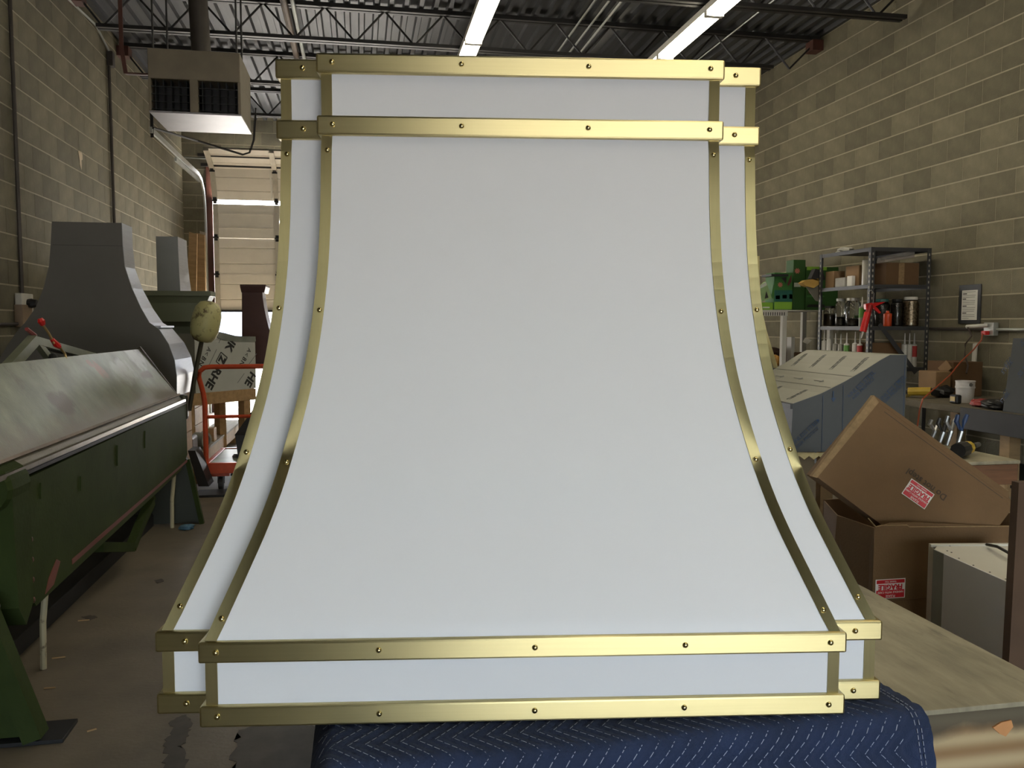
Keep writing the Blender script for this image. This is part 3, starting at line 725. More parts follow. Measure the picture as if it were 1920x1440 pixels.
# clamp lever frame behind the beam
q = [onX(12,694,-1.60), onX(63,638,-1.60), onX(172,668,-1.60)]
b = B(); b.bar(q[0]+(q[0]-q[1])*.5, q[1], .055,.04, up=(1,0,0)); b.bar(q[1], q[2]+(q[2]-q[1])*.5, .04,.035, up=(1,0,0)); b.bar(q[1]+Vector((0,.02,0)), onX(95,676,-1.60), .03,.03, up=(1,0,0)); link('lever_frame', b, M('lever_green',(.17,.18,.125),.55,var=.2), fb)
b = B(); b.bar(onX(90,655,-1.62), onX(152,668,-1.62), .015,.02, up=(1,0,0)); b.ball(onX(99,670,-1.57), .022); link('linkage', b, m_darkmetal, fb)
q = [onX(125,678,-1.45), onX(122,664,-1.46), onX(111,650,-1.47), onX(101,643,-1.48), onX(91,624,-1.50), onX(81,610,-1.51), onX(75,597,-1.52)]
lv = thing('clamp_lever', 'thin brass coloured lever with red grips sticking up from the folding machine', 'lever', q[0])
b = B(); b.tube(q, .006, 8); link('stem', b, M('brassy_stem',(.42,.30,.14),.35,.8), lv, smooth=True)
b = B(); b.tube([q[6], q[6]*.6+q[5]*.4, q[5]], [.011,.018,.011], 8); link('grip', b, m_red, lv, smooth=True)
b = B(); b.tube([q[4]*.4+q[3]*.6, q[3]*.5+q[2]*.5, q[2]], [.010,.016,.012], 8); link('grip', b, m_red, lv, smooth=True)
b = B(); b.tube([onX(50,617,-1.6), onX(66,629,-1.6)], .010, 6); link('lever_tip', b, M('dull_red',(.22,.03,.03),.5), fb)

# ---- crates carrying the stored hoods
def crate(label, x0, x1, y0, y1, h):
    t = thing('wooden_crate', label, 'crate', ((x0+x1)/2,(y0+y1)/2,0))
    n = 5
    for k in range(n):
        za, zb = h*k/n+.004, h*(k+1)/n-.004
        for (lo, hi) in (((x0,y0,za),(x1,y0+.02,zb)),((x1-.02,y0+.022,za),(x1,y1,zb))):
            b = B(); b.box(lo, hi, .002); link('plank', b, m_pine, t)
    b = B(); b.box((x0,y0,h-.02),(x1,y1,h), .002); link('lid', b, m_pine, t)
crate('pine crate under the tall grey flared hood behind the green machine', -2.6, -1.42, 6.42, 7.34, .86)
crate('pine crate under the pale green hood by the overhead door', -2.6, -1.7, 8.95, 9.75, .90)
# ---- tall grey hood
Y = 6.6
RT = [(228,418),(230,460),(234,500),(247,540),(264,577),(280,605),(298,617),(316,645),(327,675),(331,705),(331,741)]
LT = [(97,413),(95,460),(92,500),(82,540),(67,575),(47,603),(35,615),(14,643),(-4,672),(-10,703),(-12,741)]
th = thing('flared_hood', 'tall grey sheet steel hood with a shiny S curved flank at left', 'range hood', (-1.97,6.9,.87))
rings = []; strip = []; dpt = [.27,.27,.28,.31,.36,.42,.45,.55,.62,.66,.66]
for (r, l, dd) in zip(RT, LT, dpt):
    pr = onY(r[0], r[1], Y); pl = onY(l[0], l[1], Y); z = pr.z; xl = max(pl.x, XL+.12)
    if r[1] == 741: z = .862
    rings.append([Vector((xl,Y,z)),Vector((pr.x,Y,z)),Vector((pr.x,Y+dd,z)),Vector((xl,Y+dd,z))])
    strip.append([Vector((pr.x+.003,Y-.002,z)),Vector((pr.x+.003,Y+dd,z)),Vector((pr.x-.001,Y+dd,z)),Vector((pr.x-.001,Y-.002,z))])
rings.reverse(); strip.reverse()
b = B(); b.loft(rings); link('hood_body', b, m_dullsteel, th)
b = B(); b.loft(strip); link('curved_flank', b, m_steel, th, label='shiny curved steel flank')
z = strip[4][0].z; pr = onY(298,613,Y); b = B(); b.box((pr.x-.10,Y+.004,pr.z-.006),(pr.x+.012,Y+.46,pr.z+.010), .002); link('ledge', b, m_steel, th)
b = B(); b.box((rings[-1][0].x,Y-.002,onY(160,460,Y).z-.001),(rings[-1][1].x,Y+.002,onY(160,460,Y).z+.001)); link('seam', b, m_darkmetal, th)
# ---- pale green hood with crown lip
Y = 9.0; m_pg = M('primer_green', (.15,.17,.115), .5, var=.05)
gh = thing('crown_hood', 'pale green boxy hood with a crown lip behind the khaki counterweight', 'range hood', (-2.1,9.3,.9))
xr = onY(396,546,Y).x; x0 = XL+.12
def rr(z, o, yo=0.): return [Vector((x0,Y-o+yo,z)),Vector((xr-.04+o,Y-o+yo,z)),Vector((xr-.04+o,Y+.25,z)),Vector((x0,Y+.25,z))]
zz = [onY(390,p,Y).z for p in (546,556,568,590,603)]
b = B(); b.loft([rr(zz[2],-.01),rr(zz[1],.025),rr(zz[1]+.005,.04),rr(zz[0],.04)]); link('crown_lip', b, m_pg, gh)
b = B(); b.loft([rr(zz[4],-.01),rr(zz[2]-.02,-.012),rr(zz[2],-.012)]); link('frieze', b, m_pg, gh)
b = B(); b.loft([rr(.902,-.10),rr(zz[4]-.05,-.10),rr(zz[4],-.06)]); link('hood_body', b, M('primer_green_dark',(.105,.12,.09),.55), gh)
# ---- small grey hood on it
Y = 9.12; z0_ = zz[0]+.002; a = onY(292,443,Y); c = onY(333,443,Y); z1_ = a.z
sh = thing('small_hood', 'small light grey sheet metal hood standing on the pale green hood', 'range hood', ((a.x+c.x)/2,Y+.2,z0_))
rings = []
for t in (0,.25,.5,.75,1):
    z = z0_ + (z1_-z0_)*t; f = .035*(1-t)**2
    rings.append([Vector((a.x,Y,z)),Vector((c.x+f*.3,Y,z)),Vector((c.x+.005+f,Y+.42,z)),Vector((a.x,Y+.42,z))])
b = B(); b.loft(rings); link('hood_body', b, M('grey_sheet',(.26,.27,.27),.45,.5,var=.04), sh)
b = B(); b.loft([[r[1]+Vector((.002,-.001,0)), r[2]+Vector((.002,0,0)), r[2], r[1]+Vector((0,-.001,0))] for r in rings]); link('curved_flank', b, m_steel, sh, label='bright side sheet')
# ---- boards leaning by the door jamb
lb = [(354,369,438,'widest pine board leaning beside the door jamb behind the green hood'),(367,383,440,'middle pine board leaning beside the door jamb'),(374,385,436,'grey weathered board leaning nearest the door jamb')]
for i, (p0, p1, pt, lab) in enumerate(lb):
    y = 13.25 + .14*i; a = onY(p0,pt,y); c = onY(p1,pt,y); sx = -.10 if i == 0 else -.02
    b = B(); b.prism([(a.x+sx,y-.30,0),(c.x+sx+.05,y-.30,0),(c.x,y+.02,a.z),(a.x,y+.02,a.z+.03)], (0,.045,0))
    tag(link('leaning_board', b, m_pine if i < 2 else M('grey_wood',(.34,.30,.24),.8,stretch=(6,6,1)), ), lab, 'board', 'boards leaning by the door')

# ---- bench with the film wrapped zinc hood
az = math.radians(40); ey_ = Vector((math.sin(az),math.cos(az),0)); ex_ = Vector((math.cos(az),-math.sin(az),0)); rzb = -az
HB = .75; pl0 = onZ(370,738,HB); bo = pl0 - ey_*.32; bo.z = 0
tb = thing('pine_bench', 'rough pine bench of heavy beams behind the orange cart', 'bench', bo, rzb)
def tl(name, lo, hi, mat, bev=.003, par=tb): 
    b = B(); b.box(lo, hi, bev); return link(name, b, mat, par, world=False)
tl('front_beam', (-.05,0,HB-.115),(0,1.06,HB), m_pine); tl('rear_beam', (-.42,0,HB-.115),(-.37,1.06,HB), m_pine)
tl('bench_top', (-.368,0,HB-.022),(-.052,1.06,HB-.002), m_pine)
for x in (-.055,-.42): tl('leg', (x-.035,.90,0),(x+.05,.985,HB-.116), m_pine)
tl('leg', (-.09,.20,.262),(-.005,.285,HB-.116), m_pine); tl('leg', (-.42,.02,0),(-.335,.10,HB-.116), m_pine)
sk = thing('timber_skid', 'low timber skid with a grey board on top running beside the orange cart', 'skid', (-1.55,9,0))
b = B(); b.box((-1.47,7.45,.12),(-1.425,10.4,.235), .003); link('beam', b, m_pine, sk)
b = B(); b.box((-1.70,7.45,.12),(-1.655,10.4,.235), .003); link('beam', b, m_pine, sk)
b = B(); b.box((-1.70,7.45,.236),(-1.42,10.4,.259), .003); link('top_board', b, M('grey_board',(.22,.19,.14),.8,stretch=(6,1,6)), sk)
for y in (7.6,9,10.2):
    b = B(); b.box((-1.69,y,0),(-1.43,y+.09,.119), .003); link('foot_block', b, m_pine, sk)
zo = pl0 + ex_*(-.02)
zs = thing('zinc_hood', 'grey zinc hood in printed white film standing on the pine bench', 'range hood', zo, rzb)
m_film = M('white_film', (.43,.45,.43), .45, var=.05)
LP = .76; hl = .575; hr = .56
b = B(); b.loft([[(-.30,.0,.001),(0,.0,.001),(0,LP,.001),(-.30,LP,.001)],[(-.30,.0,hl-.08),(0,.0,hl-.08),(0,LP,hr-.06),(-.30,LP,hr-.06)],[(-.30,.0,hl),(-.005,.0,hl),(-.005,LP,hr-.05),(-.30,LP,hr-.05)]]); link('wrapped_body', b, m_film, zs, world=False)
b = B(); b.loft([[(-.31,y,h0),(.006,y,h0),(.002,y,h1),(-.31,y,h1)] for y, h0, h1 in ((.27,.535,.595),(.36,.505,.58),(.5,.492,.55),(.62,.49,.542),(.765,.488,.54))]); link('folded_edge', b, M('raw_zinc',(.24,.26,.24),.4,.4), zs, world=False)
def zt(name, s, size, u, v, mat=m_ink, ang=-122, wgt=0.):
    o = zo + ex_*.002 + ey_*u + Vector((0,0,v)); a = math.radians(ang)
    rd = ey_*math.cos(a) + Vector((0,0,math.sin(a))); upd = ey_*(-math.sin(a)) + Vector((0,0,math.cos(a)))
    text(name, s, size, mat, zs, o, rd, upd, weight=wgt)
def zp_(px, py): d = ray(px, py); return _C + d * ((zo - _C).dot(ex_) / d.dot(ex_)) + ex_*.002
rdz = (zp_(399.5,708) - zp_(431,648)).normalized(); upz = ex_.cross(rdz)
if upz.dot(ey_) < 0: upz = -upz
def zw(s_, px, py, size, mat=m_ink, wgt=0.): text('lettering', s_, size, mat, zs, zp_(px,py), rdz, upz, weight=wgt)
zw('IK', 431.5, 647.5, .125, wgt=.005); zw('RHE', 399.5, 708.5, .125, wgt=.005); zw('HE', 469, 711, .125, wgt=.005)
zw('A', 391, 655.5, .07); zw('<', 387, 663, .07); zw('B', 381.6, 672, .07, wgt=.001); zw('N', 377, 681, .07, wgt=.001)
zw('A', 466.5, 657, .07); zw('<', 462, 664.6, .07); zw('B', 457.7, 673, .07, wgt=.001); zw('N', 453, 681, .07, wgt=.001)
o = zp_(415.5,674); hb_ = .050
b = B()
for s0, s1 in (((-1.1,-.95),(1.1,-.95)),((1.1,-.95),(1.1,.95)),((1.1,.95),(-1.1,.95)),((-1.1,.95),(-1.1,-.95))):
    b.bar(o+rdz*s0[0]*hb_+upz*s0[1]*hb_, o+rdz*s1[0]*hb_+upz*s1[1]*hb_, .009,.001, up=ex_)
link('logo_frame', b, m_ink, zs)
zw('Z', 415.5, 674, .095, wgt=.006)
for p0, p1 in (((406,655),(391,686)),((481,663),(465,685)),((458,700),(445,718)),((414,634),(410,643))):
    b = B(); b.bar(zp_(*p0), zp_(*p1), .006,.0008, up=ex_); link('fine_print', b, m_inkgrey, zs)
# things on the skid
b = B(); c = Vector((-1.52,8.02,.26)); b.lathe([(.05,0),(.075,0),(.075,.12),(.05,.12),(.05,0)], c+Vector((0,0,.076)), 18, (1,-.5,0), cap=False); tag(link('pipe_ring', b, m_galv, smooth=True), 'short galvanised pipe ring on the skid behind the orange cart', 'pipe')
b = B(); b.box((-1.53,8.45,.26),(-1.43,8.60,.39), .004); tag(link('wood_block', b, m_pine), 'pine block on the skid behind the orange cart', 'block')
b = B(); b.box((-1.66,7.55,.26),(-1.46,7.80,.42), .02); tag(link('motor_housing', b, M('rusty_case',(.045,.022,.016),.55)), 'dark rusty motor housing on the skid near the green machine', 'motor')
# copper hood on a thin black stand
Y = 9.9
st = thing('stand', 'thin legged black stand carrying the dark copper hood', 'stand', (-1.1,10.15,0))
b = B(); b.box((-1.42,9.85,.93),(-.80,10.45,.965), .003); link('stand_top', b, m_black, st)
for x in (-1.40,-.84):
    for y in (9.88,10.40):
        b = B(); b.box((x,y,0),(x+.025,y+.025,.93)); link('leg', b, m_black, st)
ch = thing('copper_hood', 'dark copper hood with a flat cap silhouetted against the open door', 'range hood', (-1.15,10.1,.966))
m_cu = M('dark_copper', (.062,.028,.024), .45, .35, var=.12)
prf = [(680,523),(655,519),(635,511),(615,504),(595,499),(575,495),(558,492.5),(546,492)]
b = B(); rings = []
for py, px in prf:
    c = onY(px,py,Y); a = onY(453.5,py,Y); z = max(c.z,.967) if py < 680 else .967; f = (c.x - a.x)*.5
    rings.append([Vector((a.x,Y,z)),Vector((c.x,Y,z)),Vector((c.x,Y+.3+f*.3,z)),Vector((a.x,Y+.3+f*.3,z))])
b.loft(rings); link('hood_body', b, m_cu, ch)
a = onY(450.5,545,Y); c = onY(498.5,534,Y); b = B(); b.loft([[(a.x+.012,Y-.005,a.z-.02),(c.x-.018,Y-.005,a.z-.02),(c.x-.018,Y+.42,a.z-.02),(a.x+.012,Y+.42,a.z-.02)],[(a.x,Y-.02,c.z-.02),(c.x,Y-.02,c.z-.02),(c.x,Y+.44,c.z-.02),(a.x,Y+.44,c.z-.02)],[(a.x,Y-.02,c.z),(c.x,Y-.02,c.z),(c.x,Y+.44,c.z),(a.x,Y+.44,c.z)]]); link('cap', b, m_cu, ch)

# ---- orange platform cart
Y = 7.2; x0 = onY(384,760,Y).x; x1 = -.60; zp = onY(400,868,Y).z
ct = thing('platform_cart', 'orange steel platform cart with a bent tube handle left of the hood', 'cart', ((x0+x1)/2,Y+.45,0))
hz = onY(440,687,Y).z
hp = [(x0,Y,zp-.03),(x0,Y,hz-.30),(x0-.01,Y,hz-.22),(x0-.035,Y-.02,hz-.10),(x0-.03,Y-.03,hz-.04),(x0+.01,Y-.03,hz-.006),(x0+.06,Y-.03,hz)]
hq = [(x1+x0-p[0],p[1],p[2]) for p in hp][::-1]
b = B(); b.tube(hp+hq, .021, 10); link('handle', b, m_orange, ct, smooth=True)
zr = onY(430,781,Y).z; b = B(); b.tube([(x0,Y,zr),(x1,Y,zr)], .015, 8); link('cross_rail', b, m_orange, ct)
for lo, hi in (((x0-.02,Y-.02,zp-.09),(x1+.02,Y+.02,zp)),((x0-.02,Y+.86,zp-.09),(x1+.02,Y+.9,zp)),((x0-.02,Y+.02,zp-.09),(x0+.02,Y+.86,zp)),((x1-.02,Y+.02,zp-.09),(x1+.02,Y+.86,zp))):
    b = B(); b.box(lo, hi, .003); link('frame_channel', b, m_orange, ct)
b = B(); b.box((x0+.021,Y+.021,zp-.03),(x1-.021,Y+.859,zp-.006), .002); link('deck', b, M('deck_grey_green',(.22,.25,.19),.45,var=.2), ct)
for x in (x0+.10, x1-.10):
    for y in (Y+.10, Y+.76):
        b = B(); b.box((x-.075,y-.05,zp-.125),(x+.075,y+.05,zp-.091), .003); cp = link('caster_plate', b, m_orange, ct)
        b = B(); r = (zp-.125-.01)/2; b.lathe([(.02,-.02),(r,-.018),(r,.018),(.02,.02)], (x,y,r+.0005), 18, (1,0,0)); link('wheel', b, M('caster_rubber',(.03,.028,.026),.6), cp)
        for s in (-1,1):
            b = B(); b.bar((x+s*.026,y,r),(x+s*.026,y,zp-.12), .03,.004, up=(1,0,0)); link('fork', b, m_darkmetal, cp)
bn = thing('black_bin', 'black tapered bin standing on the orange cart', 'bin', (-.93,7.62,zp-.006))
c = onY(482,800,7.62); b = B()
b.loft([[Vector((c.x-.15*k,7.47-.03*k,z)),Vector((c.x+.15*k,7.47-.03*k,z)),Vector((c.x+.15*k,7.77+.03*k,z)),Vector((c.x-.15*k,7.77+.03*k,z))] for k, z in ((.95,zp-.005),(1.1,zp+.2))]); link('tub', b, m_black, bn)
b = B(); b.loft([[Vector((c.x-.17,7.43,zp+.2)),Vector((c.x+.17,7.43,zp+.2)),Vector((c.x+.17,7.81,zp+.2)),Vector((c.x-.17,7.81,zp+.2))],[Vector((c.x-.155,7.45,zp+.22)),Vector((c.x+.155,7.45,zp+.22)),Vector((c.x+.155,7.79,zp+.22)),Vector((c.x-.155,7.79,zp+.22))],[Vector((c.x+.05,7.6,zp+.52)),Vector((c.x+.12,7.6,zp+.52)),Vector((c.x+.12,7.66,zp+.52)),Vector((c.x+.05,7.66,zp+.52))]]); link('lid', b, m_black, bn)
b = B(); c = onZ(440,859,zp-.004); b.lathe([(.028,0),(.03,.01),(.012,.03)], c + Vector((0,.06,0)), 10); tag(link('metal_puck', b, m_steel), 'small shiny steel puck lying on the cart deck', 'puck')
# dark pedestal beside the cart
pd = thing('machine_pedestal', 'dark steel pedestal with a flat foot between the machine and the cart', 'pedestal', (-1.45,7.0,0))
b = B(); b.prism([onY(352,845,6.95),onY(366,845,6.95),onY(392,912,6.95),onY(372,912,6.95)], (0,.22,0)); link('column', b, m_darkmetal, pd)
c = onZ(362,934,0); b = B(); b.box((c.x,c.y,0),(c.x+.33,c.y+.25,.02), .003); link('foot', b, m_darkmetal, pd)
# rag and chips on the floor
b = B(); c = onZ(350,993,0); b.ball(c+Vector((0,0,.018)), .045, (1.2,.8,.45), 10, 6, .5); tag(link('blue_rag', b, M('blue_cloth',(.05,.11,.16),.8)), 'crumpled small blue rag on the floor near the machine leg', 'rag')
for k, (px, py, ln, an) in enumerate([(157,1163,.05,.1),(110,1233,.05,.15),(93,1290,.04,.0),(172,1369,.03,.5)]):
    c = onZ(px,py,.003); b = B(); dv = Vector((math.cos(an),math.sin(an),0))*ln/2; b.bar(c-dv, c+dv, .005,.004); tag(link('metal_sliver', b, m_pine), ['pale sliver on the floor farthest from the camera','pale sliver on the floor right of the cream prop rod','pale sliver on the floor below the cream prop rod','short pale sliver on the floor near the machine foot plate'][k], 'sliver', 'slivers on the floor')

# ================================================================== right side of the shop
def facing(px0, py0, px1, py1, plane, v): # a rectangle measured on a plane
    f = onX if plane == 'x' else onY
    return f(px0, py0, v), f(px1, py1, v)
# ---- steel shelf against the right wall
SX0, SX1, SY0, SY1 = 4.55, 5.16, 6.77, 7.62
m_shelf = M('shelf_grey', (.045,.047,.052), .5, .3, var=.12)
stz = onY(1628,463,SY0).z; s2 = onY(1628,533,SY0).z; s3 = onY(1628,612,SY0).z; s4 = onY(1628,690,SY0).z
sf = thing('steel_shelf', 'grey slotted steel shelf unit standing against the right block wall', 'shelf', ((SX0+SX1)/2,(SY0+SY1)/2,0))
for x, sx in ((SX0,1),(SX1,-1)):
    for y, sy in ((SY0,1),(SY1,-1)):
        b = B(); b.box((min(x,x+sx*.04),min(y,y+sy*.003),0),(max(x,x+sx*.04),max(y,y+sy*.003),stz)); b.box((min(x,x+sx*.003),min(y,y+sy*.04),0),(max(x,x+sx*.003),max(y,y+sy*.04),stz)); p = link('post', b, m_shelf, sf)
        b = B()
        for k in range(22):
            z = stz - .06 - k*.05
            xo, yo = (x-sx*.001 if True else x), y+sy*.02
            b.box((xo-.0006,yo-.006,z-.011),(xo+.0006,yo+.006,z+.011)); b.box((x+sx*.02-.006,y-sy*.001-.0006,z-.011),(x+sx*.02+.006,y-sy*.001+.0006,z+.011))
        link('slot', b, M('slot_light',(.30,.29,.24),.8), p, kind='stuff')
for z in (stz-.0, s2, s3, s4, .30):
    b = B(); b.box((SX0+.004,SY0+.004,z-.006),(SX1-.004,SY1-.004,z)); 
    b.box((SX0+.003,SY0+.003,z-.035),(SX0+.006,SY1-.003,z-.0065)); b.box((SX0+.003,SY0+.003,z-.035),(SX1-.003,SY0+.006,z-.0065)); b.box((SX1-.006,SY0+.003,z-.035),(SX1-.003,SY1-.003,z-.0065)); link('shelf_board', b, m_shelf, sf)
b = B(); b.bar((SX0+.10,SY0-.003,s3+.02),(SX1-.12,SY0-.003,s4-.05), .04,.004, up=(0,1,0)); link('brace', b, m_shelf, sf)
def boxon(name, label, cat, lo, hi, mat, group=None, bev=.004, tape=None):
    t = thing(name, label, cat, ((lo[0]+hi[0])/2,(lo[1]+hi[1])/2,lo[2]), group=group)
    b = B(); b.box(lo, hi, bev); link('box_body', b, mat, t)
    if tape:
        x0, x1 = tape; b = B(); b.box((x0,lo[1]-.0015,lo[2]+.01),(x1,lo[1]+.0005,hi[2]-.004)); link('tape', b, m_cardedge, t)
    return t
def onshelf(px0, px1, pytop, plane, v, z, dx=.0, dep=.2):
    """box footprint from its outline as measured on a vertical plane"""
    f = onX if plane == 'x' else onY
    a = f(px0, pytop, v); c = f(px1, pytop, v)
    if plane == 'x': return (v, min(a.y,c.y), z+.001), (v+dep, max(a.y,c.y), max(a.z,z+.03))
    return (min(a.x,c.x), v, z+.001), (max(a.x,c.x), v+dep, max(a.z,z+.03))
m_carddk = M('cardboard_dark', (.115,.062,.027), .85, var=.08)
m_tan = M('tan_carton', (.22,.135,.065), .85, var=.06)
# second shelf
lo, hi = onshelf(1662,1724,492,'y',SY0+.10,s2,dep=.35); boxon('carton', 'wide taped brown carton on the second shelf at the wall side', 'carton', lo, hi, m_carddk, tape=((lo[0]*.62+hi[0]*.38),(lo[0]*.45+hi[0]*.55)))
lo, hi = onshelf(1564,1548,508,'x',SX0+.06,s2,dep=.12); boxon('carton', 'narrow tan carton at the far end of the second shelf', 'carton', lo, hi, m_tan)
lo, hi = onshelf(1584,1566,520,'x',SX0+.05,s2,dep=.12); boxon('small_carton', 'small pale grey carton between the tan cartons on the second shelf', 'carton', lo, hi, M('grey_carton',(.35,.34,.31),.8))
lo, hi = onshelf(1611,1586,497,'x',SX0+.09,s2,dep=.11); t = boxon('carton', 'open tan carton of mixed parts on the second shelf', 'carton', lo, hi, m_tan)
b = B(); c = Vector((SX0+.075,(lo[1]+hi[1])/2,s2+.01)); b.box((SX0+.05,c.y-.06,s2+.001),(SX0+.085,c.y+.02,s2+.10), .002); tag(link('small_carton', b, m_paper), 'small white carton in front of the open tan carton', 'carton')
b = B(); lo, hi = onshelf(1626,1612,486,'x',SX0+.06,s2,dep=.06); b.lathe([(.035,0),(.036,.004),(.036,hi[2]-lo[2]-.004),(.03,hi[2]-lo[2])], ((lo[0]+hi[0])/2,(lo[1]+hi[1])/2,lo[2]), 14); tag(link('bag_roll', b, M('clear_roll',(.55,.54,.50),.2), smooth=True), 'upright pale plastic roll beside the near post on the second shelf', 'roll')
b = B(); a = onY(1648,488,SY0+.24); c = onY(1712,473,SY0+.24); b.tube([a, c], .025, 10); tag(link('paper_roll', b, M('dusty_paper',(.42,.39,.33),.9)), 'long rolled paper lying across the cartons under the top shelf', 'roll')
b = B(); a = onY(1660,492,SY0+.12); c = onY(1716,484,SY0+.12); b.bar(a+Vector((0,.07,.013)), c+Vector((0,.07,.02)), .12,.02); tag(link('folded_sheet', b, M('dusty_paper_2',(.38,.33,.28),.9)), 'folded dusty sheet lying on the wide taped carton', 'sheet')
b = B(); p = onX(1584,468,SX0+.2); b.ball((SX0+.2,p.y,stz+.035), .06, (1,2.2,.55), 12, 7, .35); tag(link('plastic_bundle', b, M('cloudy_plastic',(.42,.41,.37),.4)), 'crumpled clear plastic bundle on top of the steel shelf', 'bundle')
# third shelf: jars
m_lid = M('jar_lid', (.55,.55,.52), .35, .6); m_nuts = M('mixed_screws', (.34,.26,.17), .35, .8, var=.8, scale=60); m_dkfill = M('dark_hardware', (.06,.055,.05), .4, .7, var=.8, scale=60)
def jar(label, x, y, z, r, h, fillh, fm, lidm=m_lid):
    t = thing('glass_jar', label, 'jar', (x,y,z), group='jars of hardware on the steel shelf')
    b = B(); b.lathe([(r*.9,.001),(r,.01),(r,h*.78),(r*.78,h*.88),(r*.74,h*.9)], (x,y,z), 16, cap=True); link('glass', b, m_glass, t, smooth=True)
    b = B(); b.lathe([(r*.8,.004),(r*.93,.012),(r*.93,fillh),(r*.5,fillh+.012)], (x,y,z), 14); link('contents', b, fm, t, smooth=True)
    b = B(); b.lathe([(r*.8,h*.9),(r*.82,h*.905),(r*.82,h-.003),(r*.78,h)], (x,y,z), 16); link('lid', b, lidm, t)
def jarpx(label, px, pt, hw, plane, v, z, fill, fm, lidm=m_lid):
    f = onX if plane == 'x' else onY
    p = f(px, pt, v); r = hw*U(p); 
    if plane == 'x': x, y = max(v, SX0+.012+r), p.y
    else: x, y = p.x, max(v, SY0+.012+r)
    jar(label, x, y, z+.001, r, p.z - z, (p.z-z)*fill, fm, lidm)
jarpx('small glass jar with a dark lid, farthest jar on the third shelf', 1556, 574, 11, 'x', SX0+.10, s3, .55, M('tan_fill',(.25,.18,.10),.6), m_darkmetal)
jarpx('half empty glass jar with a silver lid, second jar from the far end', 1577, 560, 10, 'x', SX0+.10, s3, .3, m_dkfill)
jarpx('wide half empty glass jar with a silver lid, left of the near post', 1600, 559, 14, 'x', SX0+.10, s3, .25, m_dkfill)
jarpx('tall glass jar full of brassy nuts with a white lid at the wall side', 1708, 557, 14.5, 'y', SY0+.10, s3, .85, m_nuts, m_paper)
jarpx('dark jar of black hardware beside the brassy nuts', 1682, 561, 11, 'y', SY0+.14, s3, .85, m_dkfill, m_darkmetal)
jarpx('dark jar with a teal lid right of the near post', 1654, 561, 14, 'y', SY0+.20, s3, .8, m_dkfill, M('teal_lid',(.04,.16,.14),.5))
p = onY(1664,600,SY0+.055); b = B(); r = 7.5*U(p); zz_ = onY(1664,583,SY0+.055).z; b.lathe([(r*.9,0),(r,.006),(r,(zz_-s3)*.8),(r*.4,(zz_-s3)*.88),(r*.35,zz_-s3)], (p.x,p.y,s3+.001), 12); tag(link('orange_bottle', b, M('orange_plastic',(.50,.055,.012),.4), smooth=True), 'small orange bottle on the third shelf in front of the dark jars', 'bottle')
def tube_(label, px, pt, pbase, hw, plane, v, z, body, nz=(.6,.6,.58), band=None):
    f = onX if plane == 'x' else onY
    p = f(px, pt, v); r = max(hw*U(p), .018); h = p.z - z; hb = h*.66
    t = thing('caulk_tube', label, 'sealant tube', (p.x,p.y,z+.001), group='sealant tubes on the steel shelf')
    b = B(); b.lathe([(r*.95,0),(r,.004),(r,hb),(r*.5,hb+.006)], (p.x,p.y,z+.001), 12); link('cartridge', b, body, t, smooth=True)
    b = B(); b.lathe([(r*.35,hb+.005),(r*.3,hb+.02),(r*.12,h)], (p.x,p.y,z+.001), 8); link('nozzle', b, M('nozzle_white',nz,.5), t)
    if band:
        b = B(); b.lathe([(r*1.01,hb*.45),(r*1.02,hb*.46),(r*1.02,hb*.93),(r*1.01,hb*.94)], (p.x,p.y,z+.001), 12, cap=False); link('label_band', b, band, t)
m_tw = M('tube_white', (.58,.57,.53), .5); m_tg = M('tube_grey', (.26,.25,.22), .5); m_gb = M('band_green', (.10,.26,.05), .5); m_rb = M('band_red', (.36,.03,.03), .5)
tube_('sealant tube with a green band on the third shelf beside the near post', 1617, 557, 607, 5.5, 'x', SX0+.04, s3, m_tg, band=m_gb)
for px, pt, bm2, bd, lab in ((1546,618,m_tw,None,'white sealant tube at the far end of the lowest visible shelf'),(1556,613,m_tw,None,'white sealant tube with a long nozzle, second from the far end'),(1567,625,m_tg,None,'dull grey sealant tube, third from the far end'),(1577,626,m_tg,None,'dull grey sealant tube, fourth from the far end'),(1588,624,m_tw,m_gb,'white sealant tube with a green band, fifth from the far end'),(1604,622,m_tw,None,'white sealant tube left of the red banded one'),(1613,624,m_tw,m_rb,'white sealant tube with a red band left of the near post')):
    tube_(lab, px, pt, 690, 5, 'x', SX0+.05, s4, bm2, band=bd)
for px, pt, bd, lab in ((1697,625,None,'white sealant tube, left of three at the wall side'),(1706,625,None,'white sealant tube, middle of three at the wall side'),(1715,625,m_rb,'white sealant tube with a red band, right of three at the wall side')):
    tube_(lab, px, pt, 690, 5, 'y', SY0+.12, s4+.0, m_tw, band=bd)
lo, hi = onshelf(1632,1694,643,'y',SY0+.06,s4,dep=.3); hi = (hi[0]-.02,hi[1],hi[2]); lo = (lo[0]+.02,lo[1],lo[2]); boxon('carton', 'plain brown carton on the lowest visible shelf behind the diagonal brace', 'carton', lo, hi, m_carddk)
